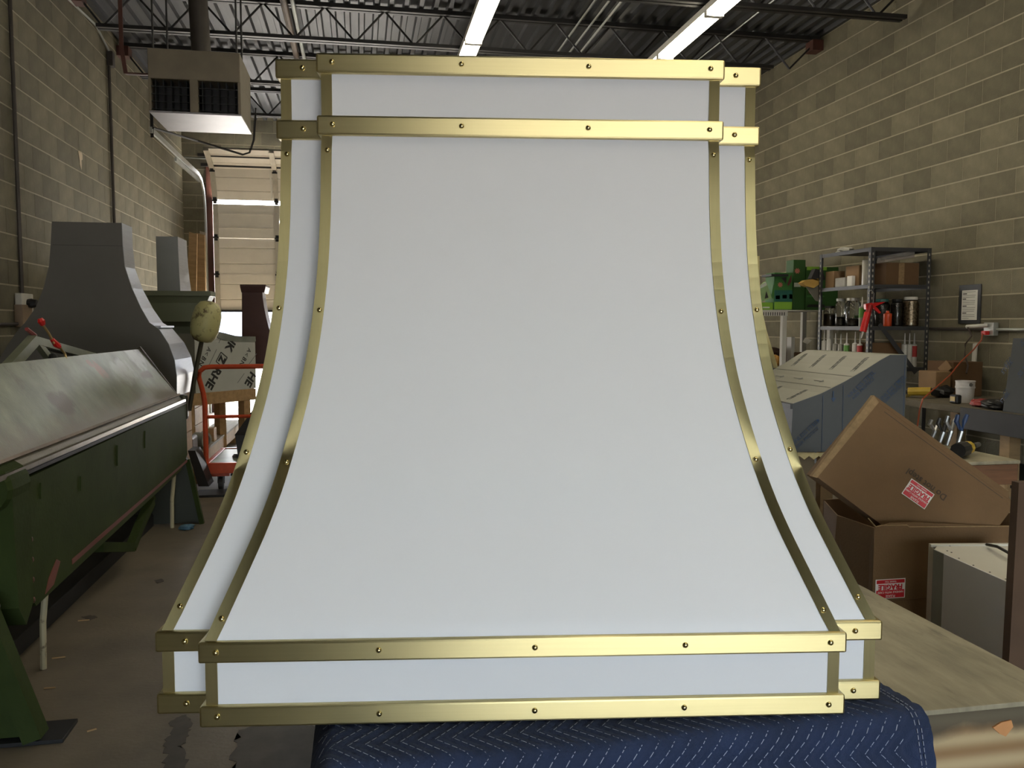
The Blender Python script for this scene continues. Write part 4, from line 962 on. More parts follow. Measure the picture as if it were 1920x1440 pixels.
# caulking gun hooked on the near post
p = onY(1640,575,SY0-.05); cg = thing('caulking_gun', 'red caulking gun hanging from the near post of the steel shelf', 'caulking gun', p)
yv = SY0-.05
b = B(); b.tube([onY(1627,586,yv), onY(1618,622,yv)], .030, 12); link('barrel', b, m_red, cg, smooth=True)
b = B(); b.tube([onY(1632,572,yv), onY(1628,588,yv)], .024, 10); link('collar', b, M('dull_red_metal',(.30,.02,.02),.4,.4), cg)
b = B(); b.prism([onY(1623,570,yv),onY(1634,568,yv),onY(1661,566,yv),onY(1640,575,yv),onY(1633,582,yv),onY(1624,580,yv)], (0,.03,0)); link('handle', b, m_red, cg)
b = B(); b.prism([onY(1638,573,yv),onY(1645,577,yv),onY(1652,586,yv),onY(1649,588,yv),onY(1640,580,yv)], (0,.02,0)); link('trigger', b, m_red, cg)
b = B(); b.tube([onY(1637,569,yv), onY(1639,550,yv), onY(1634,544,yv), onY(1630,546,SY0-.001)], .004, 6); link('hook_rod', b, m_steel, cg)
b = B(); b.tube([onY(1618,622,yv), onY(1615,634,yv)], [.010,.004], 8); link('nozzle', b, m_tw, cg)

# ---- white slotted shelf with the green cartons behind the steel shelf
WY = 8.30; wz = onY(1450,581,WY).z; wx0 = onY(1405,581,WY).x; wx1 = onY(1477,581,WY).x
ws = thing('white_shelf', 'white slotted metal shelf under the green cartons', 'shelf', ((wx0+5.1)/2,WY+.3,0))
m_wsh = M('white_slotted', (.52,.51,.47), .5, var=.05)
b = B(); b.box((wx0,WY,wz-.065),(wx1,WY+.004,wz)); rl = link('front_rail', b, m_wsh, ws)
for k in range(10):
    p = onY(1432+4.3*k,588.5,WY-.001); b = B(); b.box((p.x-.005,WY-.0012,p.z-.018),(p.x+.005,WY+.0002,p.z+.018)); link('slot', b, M('slot_dark',(.04,.035,.04),.8), rl)
b = B(); b.box((wx0,WY+.006,wz-.012),(5.15,WY+.62,wz-.001)); link('shelf_board', b, m_wsh, ws)
for x in (wx0, wx1-.055, 5.10):
    for y in (WY+.005, WY+.57):
        b = B(); b.box((x,y,0),(x+.05,y+.05,wz-.013)); link('post', b, m_wsh, ws)
b = B(); zl = onY(1450,690,WY).z; b.box((wx0,WY+.06,zl-.02),(5.15,WY+.56,zl)); link('lower_board', b, m_shelf, ws)
m_gr1 = M('carton_green', (.035,.15,.028), .6, var=.06); m_gr2 = M('carton_lime', (.19,.38,.035), .6, var=.06); m_teal = M('carton_teal', (.012,.10,.075), .6); m_gdk = M('carton_deep_green', (.02,.075,.012), .6, var=.06); m_pinkp = M('star_pink', (.45,.16,.11), .7)
def gcart(label, px0, px1, pt, y, dep, bands, extra=(), rot=0.):
    a = onY(px0,pt,y); c = onY(px1,pt,y)
    t = thing('green_carton', label, 'carton', ((a.x+c.x)/2,y+dep/2,wz), group='green cartons on the white shelf')
    b = B(); b.box((a.x+.002,y,wz+.001),(c.x-.002,y+dep,a.z), .003); link('box_body', b, bands[0], t)
    for (q0, q1, q2, q3, mt, nm) in extra:
        l = onY(q0,q1,y); h = onY(q2,q3,y); b = B(); b.box((max(l.x,a.x+.003),y-.0015,max(h.z,wz+.004)),(min(h.x,c.x-.003),y+.0005,l.z)); link(nm, b, mt, t)
    return t
m_wl = M('label_white', (.50,.55,.48), .7); m_pic = M('picture_dark', (.03,.025,.025), .6); m_pic2 = M('picture_maroon', (.12,.025,.03), .6)
def blob(t, pts, y, mt, nm='printed_picture'):
    b = B(); b.prism([onY(p[0],p[1],y-.0022) for p in pts], (0,.0012,0)); link(nm, b, mt, t)
def star(t, px, py, r, y, mt):
    pts = []
    for k in range(16):
        a = 2*PI*k/16; q = r*(1 if k%2 else .6); pts.append((px+q*math.cos(a), py+q*math.sin(a)))
    blob(t, pts, y, mt, 'printed_star')
t = gcart('tall deep green carton standing up behind the others with a barcode label', 1488, 1511, 487, WY+.10, .16, (m_gdk,), extra=((1489,530,1501,538,m_wl,'barcode_label'),)); star(t, 1495, 508, 6, WY+.10, m_pinkp)
t = gcart('green carton with a teal band and lime bottom, left of the tall one', 1452, 1487, 511, WY+.05, .2, (m_gr1,), extra=((1452,544,1489,566,m_teal,'teal_band'),(1452,566,1489,580,m_gr2,'lime_band'),(1454,554,1462,561,m_wl,'window_print'),(1467,553,1475,560,m_wl,'window_print'),(1480,552,1488,560,m_wl,'window_print')))
star(t, 1463, 534, 5.5, WY+.05, m_pinkp); blob(t, [(1465,521),(1474,520),(1474,532)], WY+.05, m_pic); blob(t, [(1476,534),(1484,514),(1484,528),(1479,536)], WY+.05, m_pic2)
a = onY(1443,516,WY+.02); c = onY(1475,513,WY+.02); b = B(); b.box((a.x,WY-.02,t.location.z+ (a.z-wz)-.012),(c.x,WY+.2,a.z+.012), .002); link('open_flap', b, m_black, t)
t = gcart('wide deep green carton reaching behind the steel shelf', 1512, 1575, 500, WY+.10, .3, (m_gdk,), extra=((1513,500,1550,507,m_gr2,'lime_strip'),(1490+23,554,1545,557,m_gr1,'green_strip'))); star(t, 1520, 547, 5, WY+.10, m_pic2); blob(t, [(1512,576),(1516,571),(1546,571),(1546,576)], WY+.10, m_black)
t = gcart('green and lime carton lying in front, nearest the white hood', 1418, 1450, 567, WY+.03, .2, (m_gr2,), extra=((1430,575,1443,578,m_wl,'white_strip'),))
b = B(); p = onY(1437,560,WY+.10)
lt = thing('leaning_carton', 'small tilted carton with a white label leaning on the teal banded one', 'carton', (p.x,WY+.1,onY(1437,566,WY+.1).z), group='green cartons on the white shelf')
b.prism([onY(1423,540,WY+.08),onY(1437,528,WY+.08),onY(1447,559,WY+.08),onY(1430,565,WY+.08)], (0,.06,0)); link('box_body', b, M('pale_green_print',(.25,.38,.17),.6), lt)
b = B(); b.prism([onY(1424,536,WY+.078),onY(1436,528.5,WY+.078),onY(1438,535,WY+.078),onY(1426,541,WY+.078)], (0,.002,0)); link('white_label', b, m_wl, lt)
b = B(); b.prism([onY(1437,546,WY+.078),onY(1441,558,WY+.078),onY(1434,560,WY+.078)], (0,.002,0)); link('printed_picture', b, m_pic, lt)
# clutter on the lower board of the white shelf
b = B(); p = onY(1454,652,WY+.15); b.ball((p.x,WY+.16,zl+.07), .075, (1,.8,.95), 12, 8, .15); tag(link('yellow_bag', b, M('yellow_bag',(.48,.25,.05),.5,var=.5,scale=14,dark=(.4,.06,.03),dscale=10,damt=.45)), 'yellow and red plastic bag on the lower board of the white shelf', 'bag')
b = B(); p = onY(1458,628,WY+.3); b.ball((p.x-.02,WY+.36,zl+.16), .10, (1.0,.8,.6), 12, 8, .2); b.ball((p.x,WY+.36,zl+.075), .10, (1.05,.8,.63), 12, 8, .15); tag(link('brown_glove', b, M('brown_leather',(.075,.04,.028),.7)), 'heap of brown leather gloves behind the yellow bag', 'gloves')
a = onY(1484,632,WY+.2); c = onY(1490,632,WY+.2); b = B(); b.box((a.x,WY+.2,zl+.001),(c.x+.004,WY+.3,a.z), .003); tag(link('white_board', b, m_wsh), 'upright white board offcut right of the white shelf post', 'board')
a = onY(1496,640,WY+.12); c = onY(1530,640,WY+.12); cn = thing('carton', 'open brown carton with a white note on its flap under the green cartons', 'carton', ((a.x+c.x)/2,WY+.2,zl))
b = B(); b.box((a.x,WY+.12,zl+.001),(c.x,WY+.4,zl+.16), .003); link('box_body', b, m_carddk, cn)
b = B(); b.prism([onY(1505,641,WY+.09),onY(1510,633,WY+.12),onY(1522,638,WY+.12),onY(1514,646,WY+.09)], (0,.002,0)); link('white_note', b, m_paper, cn)
# drill hooked on the far post of the steel shelf
yv = SY1 + .006; dr = thing('yellow_drill', 'yellow and black tool hanging on the far post of the steel shelf', 'tool', onY(1528,535,yv))
m_yel = M('tool_yellow', (.42,.26,.06), .5, var=.2)
b = B(); b.prism([onY(1504,530,yv),onY(1512,525,yv),onY(1534,522,yv),onY(1538,532,yv),onY(1526,540,yv),onY(1510,536,yv)], (0,.08,0)); link('body', b, m_yel, dr)
b = B(); b.prism([onY(1521,522,yv),onY(1529,504,yv),onY(1542,506,yv),onY(1548,524,yv),onY(1536,528,yv)], (0,.07,0)); link('motor_cap', b, m_black, dr)
b = B(); b.prism([onY(1512,538,yv+.02),onY(1540,534,yv+.02),onY(1540,566,yv+.02),onY(1530,564,yv+.02)], (0,.01,0)); link('dust_bag', b, M('dust_bag',(.12,.115,.09),.6), dr)

b = B(); b.tube([onY(1537,522,yv), (SX0+.012,SY1+.002,onY(1537,515,yv).z), (SX0+.012,SY1-.02,onY(1537,512,yv).z)], .005, 6); link('hook', b, m_steel, dr)
# ---- notice, conduit and outlet on the right wall
nx = XR-.012
q = [onX(a, c, nx) for a, c in ((1799,535),(1840,535),(1836,608),(1797,607))]
y0, y1 = q[1].y, q[0].y; z0, z1 = q[3].z, q[0].z
ns = thing('wall_notice', 'dark framed white notice hung on the right block wall', 'notice', (XR,(y0+y1)/2,z0))
b = B(); b.box((XR-.014,y0,z0),(XR-.0045,y1,z1), .002); link('backing', b, M('notice_backing',(.022,.024,.026),.5), ns)
pz1, pz0 = onX(1820,544,nx).z, onX(1820,600,nx).z; py0, py1 = onX(1833,570,nx).y, onX(1804,570,nx).y
b = B(); b.box((XR-.0165,py0,pz0),(XR-.0143,py1,pz1)); link('sheet', b, m_paper, ns)
for k, (zf, s_) in enumerate(((.93,'PLEASE READ'),(.76,'HOURS'),(.56,'SAFETY'),(.33,'NOTICE'),(.12,'THANKS'))):
    pass
m_tx = M('faint_print', (.18,.19,.18), .8)
for k in range(16):
    z = pz1 - (k+1)*(pz1-pz0)/17; w_ = (.93,.30,.95,.9,.25,.92,.9,.88,.3,.94,.9,.86,.3,.9,.92,.5)[k]; th_ = .004 if w_ < .4 else .0018
    b = B(); b.box((XR-.0172,py1-.012-(py1-py0-.024)*w_,z-th_),(XR-.0166,py1-.012,z+th_)); link('text_line', b, m_ink if w_ < .4 else m_tx, ns)
b = B(); b.tube([(XR-.02,8.6,onX(1760,617,XR-.02).z),(XR-.02,onX(1862,617,XR-.02).y,onX(1862,617,XR-.02).z)], .013, 8); tag(link('wall_conduit', b, m_pipe), 'dark horizontal conduit on the right wall behind the steel shelf', 'conduit')
b = B(); p = onX(1868,618,XR-.02); b.tube([(XR-.02,p.y,p.z),(XR-.02,4.6,p.z)], .013, 8); tag(link('wall_conduit', b, m_galv), 'bright horizontal conduit leaving the outlet at the right edge', 'conduit')
p = onX(1858,617,XR-.03); ol = thing('wall_outlet', 'metal wall outlet on the right wall with a red plug and cords', 'outlet', (XR,p.y,p.z))
b = B(); b.box((XR-.055,p.y-.055,p.z-.055),(XR-.0045,p.y+.055,p.z+.055), .004); link('box', b, m_galv, ol)
b = B(); b.box((XR-.10,p.y-.02,p.z-.05),(XR-.056,p.y+.03,p.z-.015), .006); link('red_plug', b, m_red, ol)
b = B(); b.tube([(XR-.057,p.y+.01,p.z+.03),(XR-.12,p.y+.06,p.z+.025),(XR-.13,p.y+.16,p.z+.02)], .016, 8); link('white_plug', b, m_tw, ol)
def wp(px, py, x): return onX(px, py, x)
b = B(); b.tube([(XR-.13,p.y+.15,p.z+.02), wp(1822,630,5.05), wp(1810,645,5.02), wp(1809,668,4.98), wp(1815,685,4.95), wp(1812,700,4.9)], .007, 6); link('dark_cord', b, M('cord_dark',(.04,.025,.02),.5), ol, smooth=True)
b = B(); b.tube([(XR-.10,p.y+.01,p.z-.04), wp(1840,638,5.1), wp(1825,656,5.05), wp(1800,680,4.9), wp(1780,705,4.7), wp(1745,735,4.42), wp(1730,748,4.30), wp(1724,770,4.28), wp(1720,800,4.28), (4.28,5.9,.45)], .006, 6); link('orange_cord', b, M('cord_orange',(.30,.06,.02),.5), ol, smooth=True)

# ---- work table along the right wall
WX, WZ = 4.36, .805; wy0, wy1 = 3.6, 6.45
wt = thing('wall_table', 'long cluttered work table along the right wall below the notice', 'table', ((WX+XR)/2,5,0))
b = B(); b.box((WX,wy0,WZ-.05),(XR-.01,wy1,WZ), .003); link('table_top', b, M('table_grey_wood',(.11,.093,.062),.8,var=.3,stretch=(6,1,1)), wt)
ya = onX(1803,765,WX).y
b = B(); b.box((WX-.012,wy0,WZ-.16),(WX-.001,ya,WZ-.002), .002); link('front_panel', b, m_darkmetal, wt)
for y in (wy0+.05, 4.9, wy1-.14):
    for x in (WX+.03, XR-.13):
        b = B(); b.box((x,y,0),(x+.09,y+.09,WZ-.051), .003); link('leg', b, m_lumber, wt)
b = B(); b.box((WX+.05,wy0+.02,.28),(XR-.06,wy1-.02,.30)); link('lower_shelf', b, m_darkmetal, wt)
# bucket
p = onX(1809,742,WX+.25); bk = thing('white_bucket', 'white plastic bucket standing on the work table at the right wall', 'bucket', (p.x,p.y,WZ+.001))
sc_ = U(Vector((p.x,p.y,WZ))); h_ = 41*sc_; r_ = 16.5*sc_
b = B(); b.lathe([(r_*.88,0),(r_*.9,.004),(r_*.97,h_*.66),(r_*1.03,h_*.67),(r_*1.03,h_*.74),(r_*.99,h_*.75),(r_,h_*.95),(r_*1.04,h_*.96),(r_*1.04,h_),(r_*.96,h_),(r_*.95,h_*.9),(r_*.85,.012)], (p.x,p.y,WZ+.001), 24); link('pail', b, M('pail_white',(.62,.60,.60),.45), bk, smooth=True)
b = B(); b.lathe([(.014,0),(.012,.006)], (p.x-.1*r_-.0,p.y-r_*1.0,WZ+h_*.85), 10, (-.2,-1,0)); link('handle_boss', b, m_dullsteel, bk)
# tools and boxes on the table
def tpos(px, py, z): q = onZ(px, py, z); return q
p = tpos(1730,738,WZ+.04); b = B(); dl = thing('cordless_drill', 'yellow and black drill lying on the table left of the bucket', 'drill', (p.x,p.y,WZ))
b.tube([p+Vector((-.06,.10,.01)), p+Vector((.06,-.02,.02))], .035, 10); link('body', b, M('drill_yellow',(.42,.28,.03),.4), dl)
b = B(); b.tube([p+Vector((-.10,.14,.008)), p+Vector((-.06,.10,.01))], [.012,.026], 10); link('chuck', b, m_black, dl)
b = B(); b.bar(p+Vector((.05,-.01,.02)), p+Vector((.16,.03,-.005)), .045,.05, bev=.006); link('grip', b, m_black, dl)
for k, (px, py, r, sq, mt, lab, cat) in enumerate([(1765,738,.07,(1.3,1.5,.75),m_black,'black tool bag on the table between the drill and the bucket','bag'),(1702,738,.022,(1,1.6,1),M('brass_knob',(.40,.28,.08),.4),'small brass coloured fitting at the left end of the table','fitting'),(1840,755,.06,(1.1,1.5,.5),M('red_tool',(.28,.03,.03),.5),'red tool lying on the table right of the bucket','tool'),(1858,760,.075,(1.1,1.6,.5),m_black,'black tangle of tools on the table in front of the film covered panel','tools')]):
    q = onZ(px,py,WZ+.03); b = B(); b.ball((max(q.x,WX+r*sq[0]+.01),q.y,WZ+r*sq[2]*.95), r, sq, 12, 8, .3); tag(link(['tool_bag','brass_fitting','red_tool','tool_heap'][k], b, mt), lab, cat)
q = onZ(1786,752,WZ+.02); tm = thing('tape_measure', 'black and yellow tape measure at the table edge below the bucket', 'tape measure', (q.x+.03,q.y,WZ))
b = B(); b.box((q.x,q.y-.04,WZ+.001),(q.x+.05,q.y+.04,WZ+.07), .012); link('case', b, m_black, tm)
b = B(); b.box((q.x-.002,q.y-.026,WZ+.02),(q.x-.0005,q.y+.026,WZ+.055), .0005); link('badge', b, MATS['drill_yellow'], tm)
p = onX(1798,708,5.08); cb_ = thing('carton', 'open brown carton on the table against the wall behind the bucket', 'carton', (5.0,p.y,WZ)); a = onX(1812,672,5.0); c = onX(1762,672,5.0)
b = B(); b.box((4.88,a.y,WZ+.001),(5.16,c.y,a.z-.03), .004); link('box_body', b, m_carddk, cb_)
b = B(); b.prism([onX(1759,690,4.86),onX(1775,675,4.86),onX(1785,690,4.86),onX(1770,704,4.86)], (-.004,0,0)); link('open_flap', b, m_tan, cb_)
q = onX(1750,700,4.75); b = B(); b.box((4.7,q.y-.1,WZ+.001),(4.84,q.y+.12,q.z+.02), .006); tag(link('box_body', b, m_tan), 'small tan carton left of the open brown carton on the table', 'carton')
a = onX(1826,730,5.18); c = onX(1824,644,5.19); b = B(); b.bar((5.16,a.y,WZ+.002), (5.215,c.y,c.z), .045,.012, up=(1,0,0)); tag(link('white_strip', b, m_wsh), 'narrow whitish strip leaning on the wall behind the bucket', 'strip')
q = onZ(1860,705,WZ+.30); 
pl = thing('steel_sheet', 'steel panel in blue printed protective film leaning at the right edge', 'panel', (4.45,4.75,WZ))
A = onX(1880,770,WX+.03); A.z = WZ+.001; y_ = A.y
zt_ = onX(1880,634,WX+.03).z
b = B(); b.prism([(WX+.03,y_,WZ+.001),(WX+.10,y_-.75,WZ+.001),(WX+.16,y_-.75,zt_),(WX+.09,y_,zt_)], (.02,.002,0)); m_bfilm = M('blue_film', (.054,.059,.061), .45, .1, var=.04, spec=.3); link('sheet', b, m_bfilm, pl)
nn = Vector((-.75,-.07,.09*0)).normalized()
def ptext(px, py, s_, size):
    o = onX(px,py,WX+.03); f = (WX+.03 + (o.z-WZ)/(zt_-WZ)*.06 + (y_-o.y)*.093); o = onX(px,py,f-.004)
    rd = Vector((.0,-.75,.85)); up_ = Vector((.07,.85,.75)); text('printed_line', s_, size, m_inkblue, pl, o, rd, up_)
ptext(1912,650,'STAINLESS STEEL', .05); ptext(1888,688,'STEEL', .05); ptext(1910,705,'STAINLESS STEEL', .05); ptext(1884,745,'STEEL', .04)
# under the table: a low bench end with tools

# ---- low plank topped box with a drill (in front of the work table)
Y = 2.75; a = onY(1795,867,Y); c = onY(1914,863,Y); pbz = a.z
pb = thing('plank_bench', 'low reddish plank bench with a worn grey top behind the tilted carton', 'bench', ((a.x+c.x)/2,Y+.3,0))
x0, x1 = a.x-.05, c.x
b = B(); b.box((x0,Y,pbz-.014),(x1,Y+.62,pbz), .003); link('bench_top', b, m_ply, pb)
b = B(); b.box((x0+.01,Y+.005,pbz-.095),(x1-.005,Y+.045,pbz-.015), .003); link('front_plank', b, M('red_plank',(.16,.075,.035),.7,var=.25,stretch=(1,5,8)), pb)
b = B(); b.box((x0+.01,Y+.575,pbz-.095),(x1-.005,Y+.615,pbz-.015), .003); link('rear_plank', b, MATS['red_plank'], pb)
b = B(); b.box((x0+.01,Y-.06,pbz-.165),(x1-.01,Y+.61,pbz-.15), .002); link('lower_shelf', b, m_ply, pb)
for x in (x0+.02, x1-.10):
    for y in (Y+.05, Y+.48):
        b = B(); b.box((x,y,0),(x+.08,y+.08,pbz-.166), .003); link('leg', b, m_lumber, pb)
        b = B(); b.box((x,y,pbz-.149),(x+.08,y+.08,pbz-.0155)); link('post', b, m_lumber, pb)
q = onZ(1812,840,pbz+.03); hd = thing('hand_drill', 'dark drill with a yellow collar lying on the plank bench', 'drill', (q.x,q.y,pbz))
d_ = (onZ(1832,834,pbz+.035) - onZ(1796,845,pbz+.03)); p = onZ(1796,845,pbz+.032)
b = B(); b.tube([p, p+d_*.35], .030, 10); link('handle', b, m_black, hd)
b = B(); b.tube([p+d_*.35, p+d_*.55], .026, 10); link('collar', b, MATS['drill_yellow'], hd)
b = B(); b.tube([p+d_*.55, p+d_*.78], [.022,.014], 10); link('nose', b, m_black, hd)
b = B(); b.tube([p+d_*.78, p+d_*1.08], [.012,.010], 10); link('chuck', b, m_steel, hd)
# tools standing on the plank bench behind the carton
for k, (px, py, hgt, mt, nm, lab, cat) in enumerate([(1745,815,.10,M('tool_silver',(.4,.4,.4),.3,.8),'clamp','silver clamp among the tools behind the tilted carton','clamp'),(1775,822,.13,m_steel,'chisel','steel chisel standing among the tools behind the tilted carton','chisel'),(1794,825,.14,M('blue_grip',(.015,.04,.12),.5),'blue_pliers','blue handled pliers among the tools behind the tilted carton','pliers'),(1760,822,.12,m_black,'black_pliers','black handled pliers among the tools behind the tilted carton','pliers')]):
    q = onZ(px,py+14,pbz+.0); t = thing(nm, lab, cat, (q.x,q.y,pbz))
    b = B(); b.tube([q+Vector((0,0,.002)), q+Vector((.02,0,hgt*.5))], [.008,.010], 8); link('jaw', b, m_steel, t)
    for s_ in (-1,1):
        b = B(); b.tube([q+Vector((.02,0,hgt*.5)), q+Vector((.02+s_*.02,.01,hgt*.8)), q+Vector((.03+s_*.022,.01,hgt))], [.008,.010,.008], 8); link('grip', b, mt, t)

# ---- film wrapped stainless hood on a low trestle
SZ = .83; A0 = onZ(1482,847,SZ); k0 = depth(A0); DQ = _R.copy()
def onk(px, py, k=k0): return onD(px, py, k)
fp = [onk(1482,847), onk(1487,757), onk(1540,738), onk(1585,715), onk(1625,692), onk(1650,676), onk(1669,665.5), onk(1701,665.5), onk(1694,847)]
A0 = fp[0]; fp[-1].z = A0.z
tq = onZ(1512,657,fp[6].z); bv = tq - fp[6]; bv.z = 0
fhd = thing('film_hood', 'stainless hood wrapped in blue printed film with a sloping top, right of the white hood', 'range hood', A0)
b = B(); b.prism(fp, bv); link('wrapped_body', b, m_bfilm, fhd)
m_ftop = M('pale_film', (.25,.245,.20), .45, var=.03)
upn = Vector((0,0,.002))
b = B(); b.loft([[p+upn, p+bv+upn, p+bv, p] for p in fp[1:8]], cap=True); link('top_film', b, m_ftop, fhd, label='pale film on the sloping top')
fnr = Vector((-bv.x,-bv.y,0)).normalized(); fn = (_F*-1); fn.z = 0; fn.normalize()
b = B(); ll = fp[1] + Vector((0,0,-.002)); b.prism([ll, ll+bv, ll+bv-Vector((0,0,.022)), ll-Vector((0,0,.022))], -_R*.012); link('front_lip', b, m_bfilm, fhd)
def fline(p0, p1, w_=.002, mt=None):
    a = onk(*p0) + fn*.002; c = onk(*p1) + fn*.002; b = B(); b.bar(a, c, w_, .0008, up=fn); link('printed_line', b, mt or m_inkblue, fhd)
fline((1540,850-4),(1543,741)); fline((1579,820),(1581,722)); fline((1691,840),(1697,668))
# arrows
for (x, y0_, y1_) in ((1562,733,754),(1558,830,846)):
    a = onk(x,y0_)+fn*.0025; c = onk(x,y1_-7)+fn*.0025; b = B(); b.bar(a, c, .006,.0008, up=fn); b.prism([onk(x-5,y1_-8)+fn*.0028, onk(x+5,y1_-8)+fn*.0028, onk(x,y1_)+fn*.0028], fn*.0006); link('printed_arrow', b, m_inkblue, fhd)
def ftext(px, py, s_, size, ang):
    a = math.radians(ang); r2 = Vector((_R.x,_R.y,0)); rd = r2*math.cos(a)+Vector((0,0,math.sin(a))); u2 = -r2*math.sin(a)+Vector((0,0,math.cos(a)))
    text('printed_text', s_, size, m_inkblue, fhd, onk(px,py)+fn*.003, rd, u2)
ftext(1505,815,'STAINLESS STEEL', .026, 43); ftext(1512,822,'LASER PROTECT', .020, 43); ftext(1610,725,'STAINLESS STEEL', .026, 45); ftext(1617,730,'LASER PROTECT', .020, 45); ftext(1668,733,'STAINLESS STEEL', .026, 45); ftext(1674,738,'LASER PROTECT', .020, 45)
for (px, py) in ((1533,788),(1685,715)):
    b = B(); b.lathe([(.006,0),(.006,.001)], onk(px,py)+fn*.002, 10, fn); link('printed_dot', b, m_inkblue, fhd)
# print on the sloping top: lines across and slanted text
def top_pt(s_, t_):     # s 0..1 along the profile from the low edge, t 0..1 into the depth
    L = [0.]; P = fp[1:7]
    for a, c in zip(P, P[1:]): L.append(L[-1] + (c-a).length)
    d = s_*L[-1]
    for i in range(len(P)-1):
        if d <= L[i+1] + 1e-6:
            f = (d-L[i])/(L[i+1]-L[i]); dirv = (P[i+1]-P[i]).normalized(); return P[i]+(P[i+1]-P[i])*f + bv*t_ + Vector((0,0,.0035)), dirv
for s_ in (.38,.60):
    a, _ = top_pt(s_, .01); c, _ = top_pt(s_, .99); b = B(); b.bar(a, c, .002,.0008); link('printed_line', b, m_inkgrey, fhd)
for t_ in (.22,.48,.74):
    o, dv = top_pt(.47, t_); b = B(); b.bar(o, o+bv.normalized()*.06, .005,.0008); b.prism([o+dv*.012, o-dv*.012, o-bv.normalized()*.022], (0,0,.0006)); link('printed_arrow', b, m_inkgrey, fhd)
for s_, n_ in ((.80,4),(.18,3)):
    for k in range(n_):
        o, dv = top_pt(s_, (k+.5)/n_); rd = (dv*.9 + bv.normalized()*.35).normalized(); u2 = (bv.normalized()*.9 - dv*.35)
        text('printed_text', 'STAINLESS STEEL\nLASER PROTECT', .017, m_inkgrey, fhd, o, rd, u2)
# its trestle table with a curled sheet of paper
tsx, tsy = A0.x, A0.y
tr = thing('trestle_table', 'rough trestle table under the film wrapped hood', 'table', (tsx+.3,tsy+.35,0), -YAW)
def trl(name, lo, hi, mat): b = B(); b.box(lo, hi, .002); return link(name, b, mat, tr, world=False)
trl('table_top', (-.45,-.035,SZ-.02),(.30,.50,SZ-.001), m_ply); 
for x in (-.42,.22):
    for y in (-.02,.42): trl('leg', (x,y,0),(x+.07,y+.07,SZ-.021), m_lumber)
b = B(); a = onZ(1497,850,SZ); row = []
for k in range(9):
    q = onZ(1490+9*k, 853+ (4 if k%2 else 9), SZ+.001); e_ = onZ(1490+9*k, 849, SZ+.001); row.append([e_+Vector((0,0,.0)), q+Vector((0,0,.004*(k%2))), q+Vector((0,0,.004*(k%2)+.0008)), e_+Vector((0,0,.0008))])
b.loft(row); tag(link('curled_paper', b, M('yellow_paper',(.36,.33,.20),.8)), 'curled yellowish paper sticking out under the film wrapped hood', 'paper')

# ---- shipping cartons
def onplane(px, py, P, N): d = ray(px, py); return _C + d * ((P - _C).dot(N) / d.dot(N))
def label_fragile(par, C0, rd, up, w, h, nrm):
    """red and white FRAGILE sticker; rd reading direction, up its up"""
    rd = rd.normalized(); up = up.normalized()
    def q(u0, v0, u1, v1, mt, lift, nm):
        b = B(); b.prism([C0+rd*u0+up*v0+nrm*lift, C0+rd*u1+up*v0+nrm*lift, C0+rd*u1+up*v1+nrm*lift, C0+rd*u0+up*v1+nrm*lift], nrm*.0004); link(nm, b, mt, par)
    q(-w/2,-h/2,w/2,h/2,m_paper,.0008,'sticker'); q(-w/2*.94,-h/2*.92,w/2*.94,-h/2*.56,m_labelred,.0014,'red_band'); q(-w/2*.94,h/2*.12,w/2*.94,h/2*.92,m_labelred,.0014,'red_band')
    text('sticker_word', 'FRAGILE', h*.36, m_labelred, par, C0-up*h*.10+nrm*.0016, rd, up, weight=.0008)
    text('sticker_word', 'PLEASE', h*.17, m_paper, par, C0+up*h*.36+nrm*.002, rd, up)
    text('sticker_word', 'HANDLE WITH CARE', h*.15, m_paper, par, C0+up*h*.17+nrm*.002, rd, up)
    text('sticker_word', 'THANK YOU', h*.11, m_paper, par, C0-up*h*.37+nrm*.002, rd, up)
Pk = onY(1640,985,2.12); Nn = Vector((-.16,-1,.12)).normalized()
c1 = thing('shipping_carton', 'large flat brown carton tilted on its corner with a FRAGILE sticker', 'carton', Pk)
ft = [onplane(px,py,Pk,Nn) for px,py in ((1646,752),(1897,935),(1912,968),(1852,1010),(1640,990),(1528,893))]
hid = -Nn
cf = [onplane(px,py,Pk,Nn) for px,py in ((1646,752),(1905,944),(1796,1090),(1530,893))]
th_ = .075
b = B(); b.prism(cf, hid*th_); link('box_body', b, m_card, c1)
def strip_edge(p0, p1, q0, q1, mat, nm):
    b = B(); b.prism([onplane(*p0,Pk,Nn)+Nn*.001, onplane(*p1,Pk,Nn)+Nn*.001, onplane(*q1,Pk,Nn)+Nn*.001, onplane(*q0,Pk,Nn)+Nn*.001], -Nn*.02); link(nm, b, mat, c1)
strip_edge((1638,741),(1648,754),(1522,893),(1532,896), m_cardedge, 'edge_flap')
strip_edge((1638,741),(1890,921),(1646,754),(1893,938), m_card, 'edge_flap')
fold = [onplane(1658,772,Pk,Nn)+Nn*.0006, onplane(1880,934,Pk,Nn)+Nn*.0006]; b = B(); b.bar(fold[0], fold[1], .0018,.0004, up=Nn); link('fold_line', b, m_print, c1)
rdv = (onplane(1691,913,Pk,Nn) - onplane(1751,943,Pk,Nn)); upv_ = -(onplane(1709,898,Pk,Nn) - onplane(1695,927,Pk,Nn)) ; mid = onplane(1721,926,Pk,Nn)
wv = (onplane(1709,898,Pk,Nn)-onplane(1752,928,Pk,Nn)); hv = (onplane(1709,898,Pk,Nn)-onplane(1690,926,Pk,Nn))
label_fragile(c1, mid, wv, -hv, wv.length, hv.length, Nn)
dv = onplane(1710,890,Pk,Nn) - onplane(1764,929,Pk,Nn)
text('stamp', 'Do not stepl', .027, m_print, c1, onplane(1737,908,Pk,Nn)+Nn*.001, dv, -hv, weight=.0004)
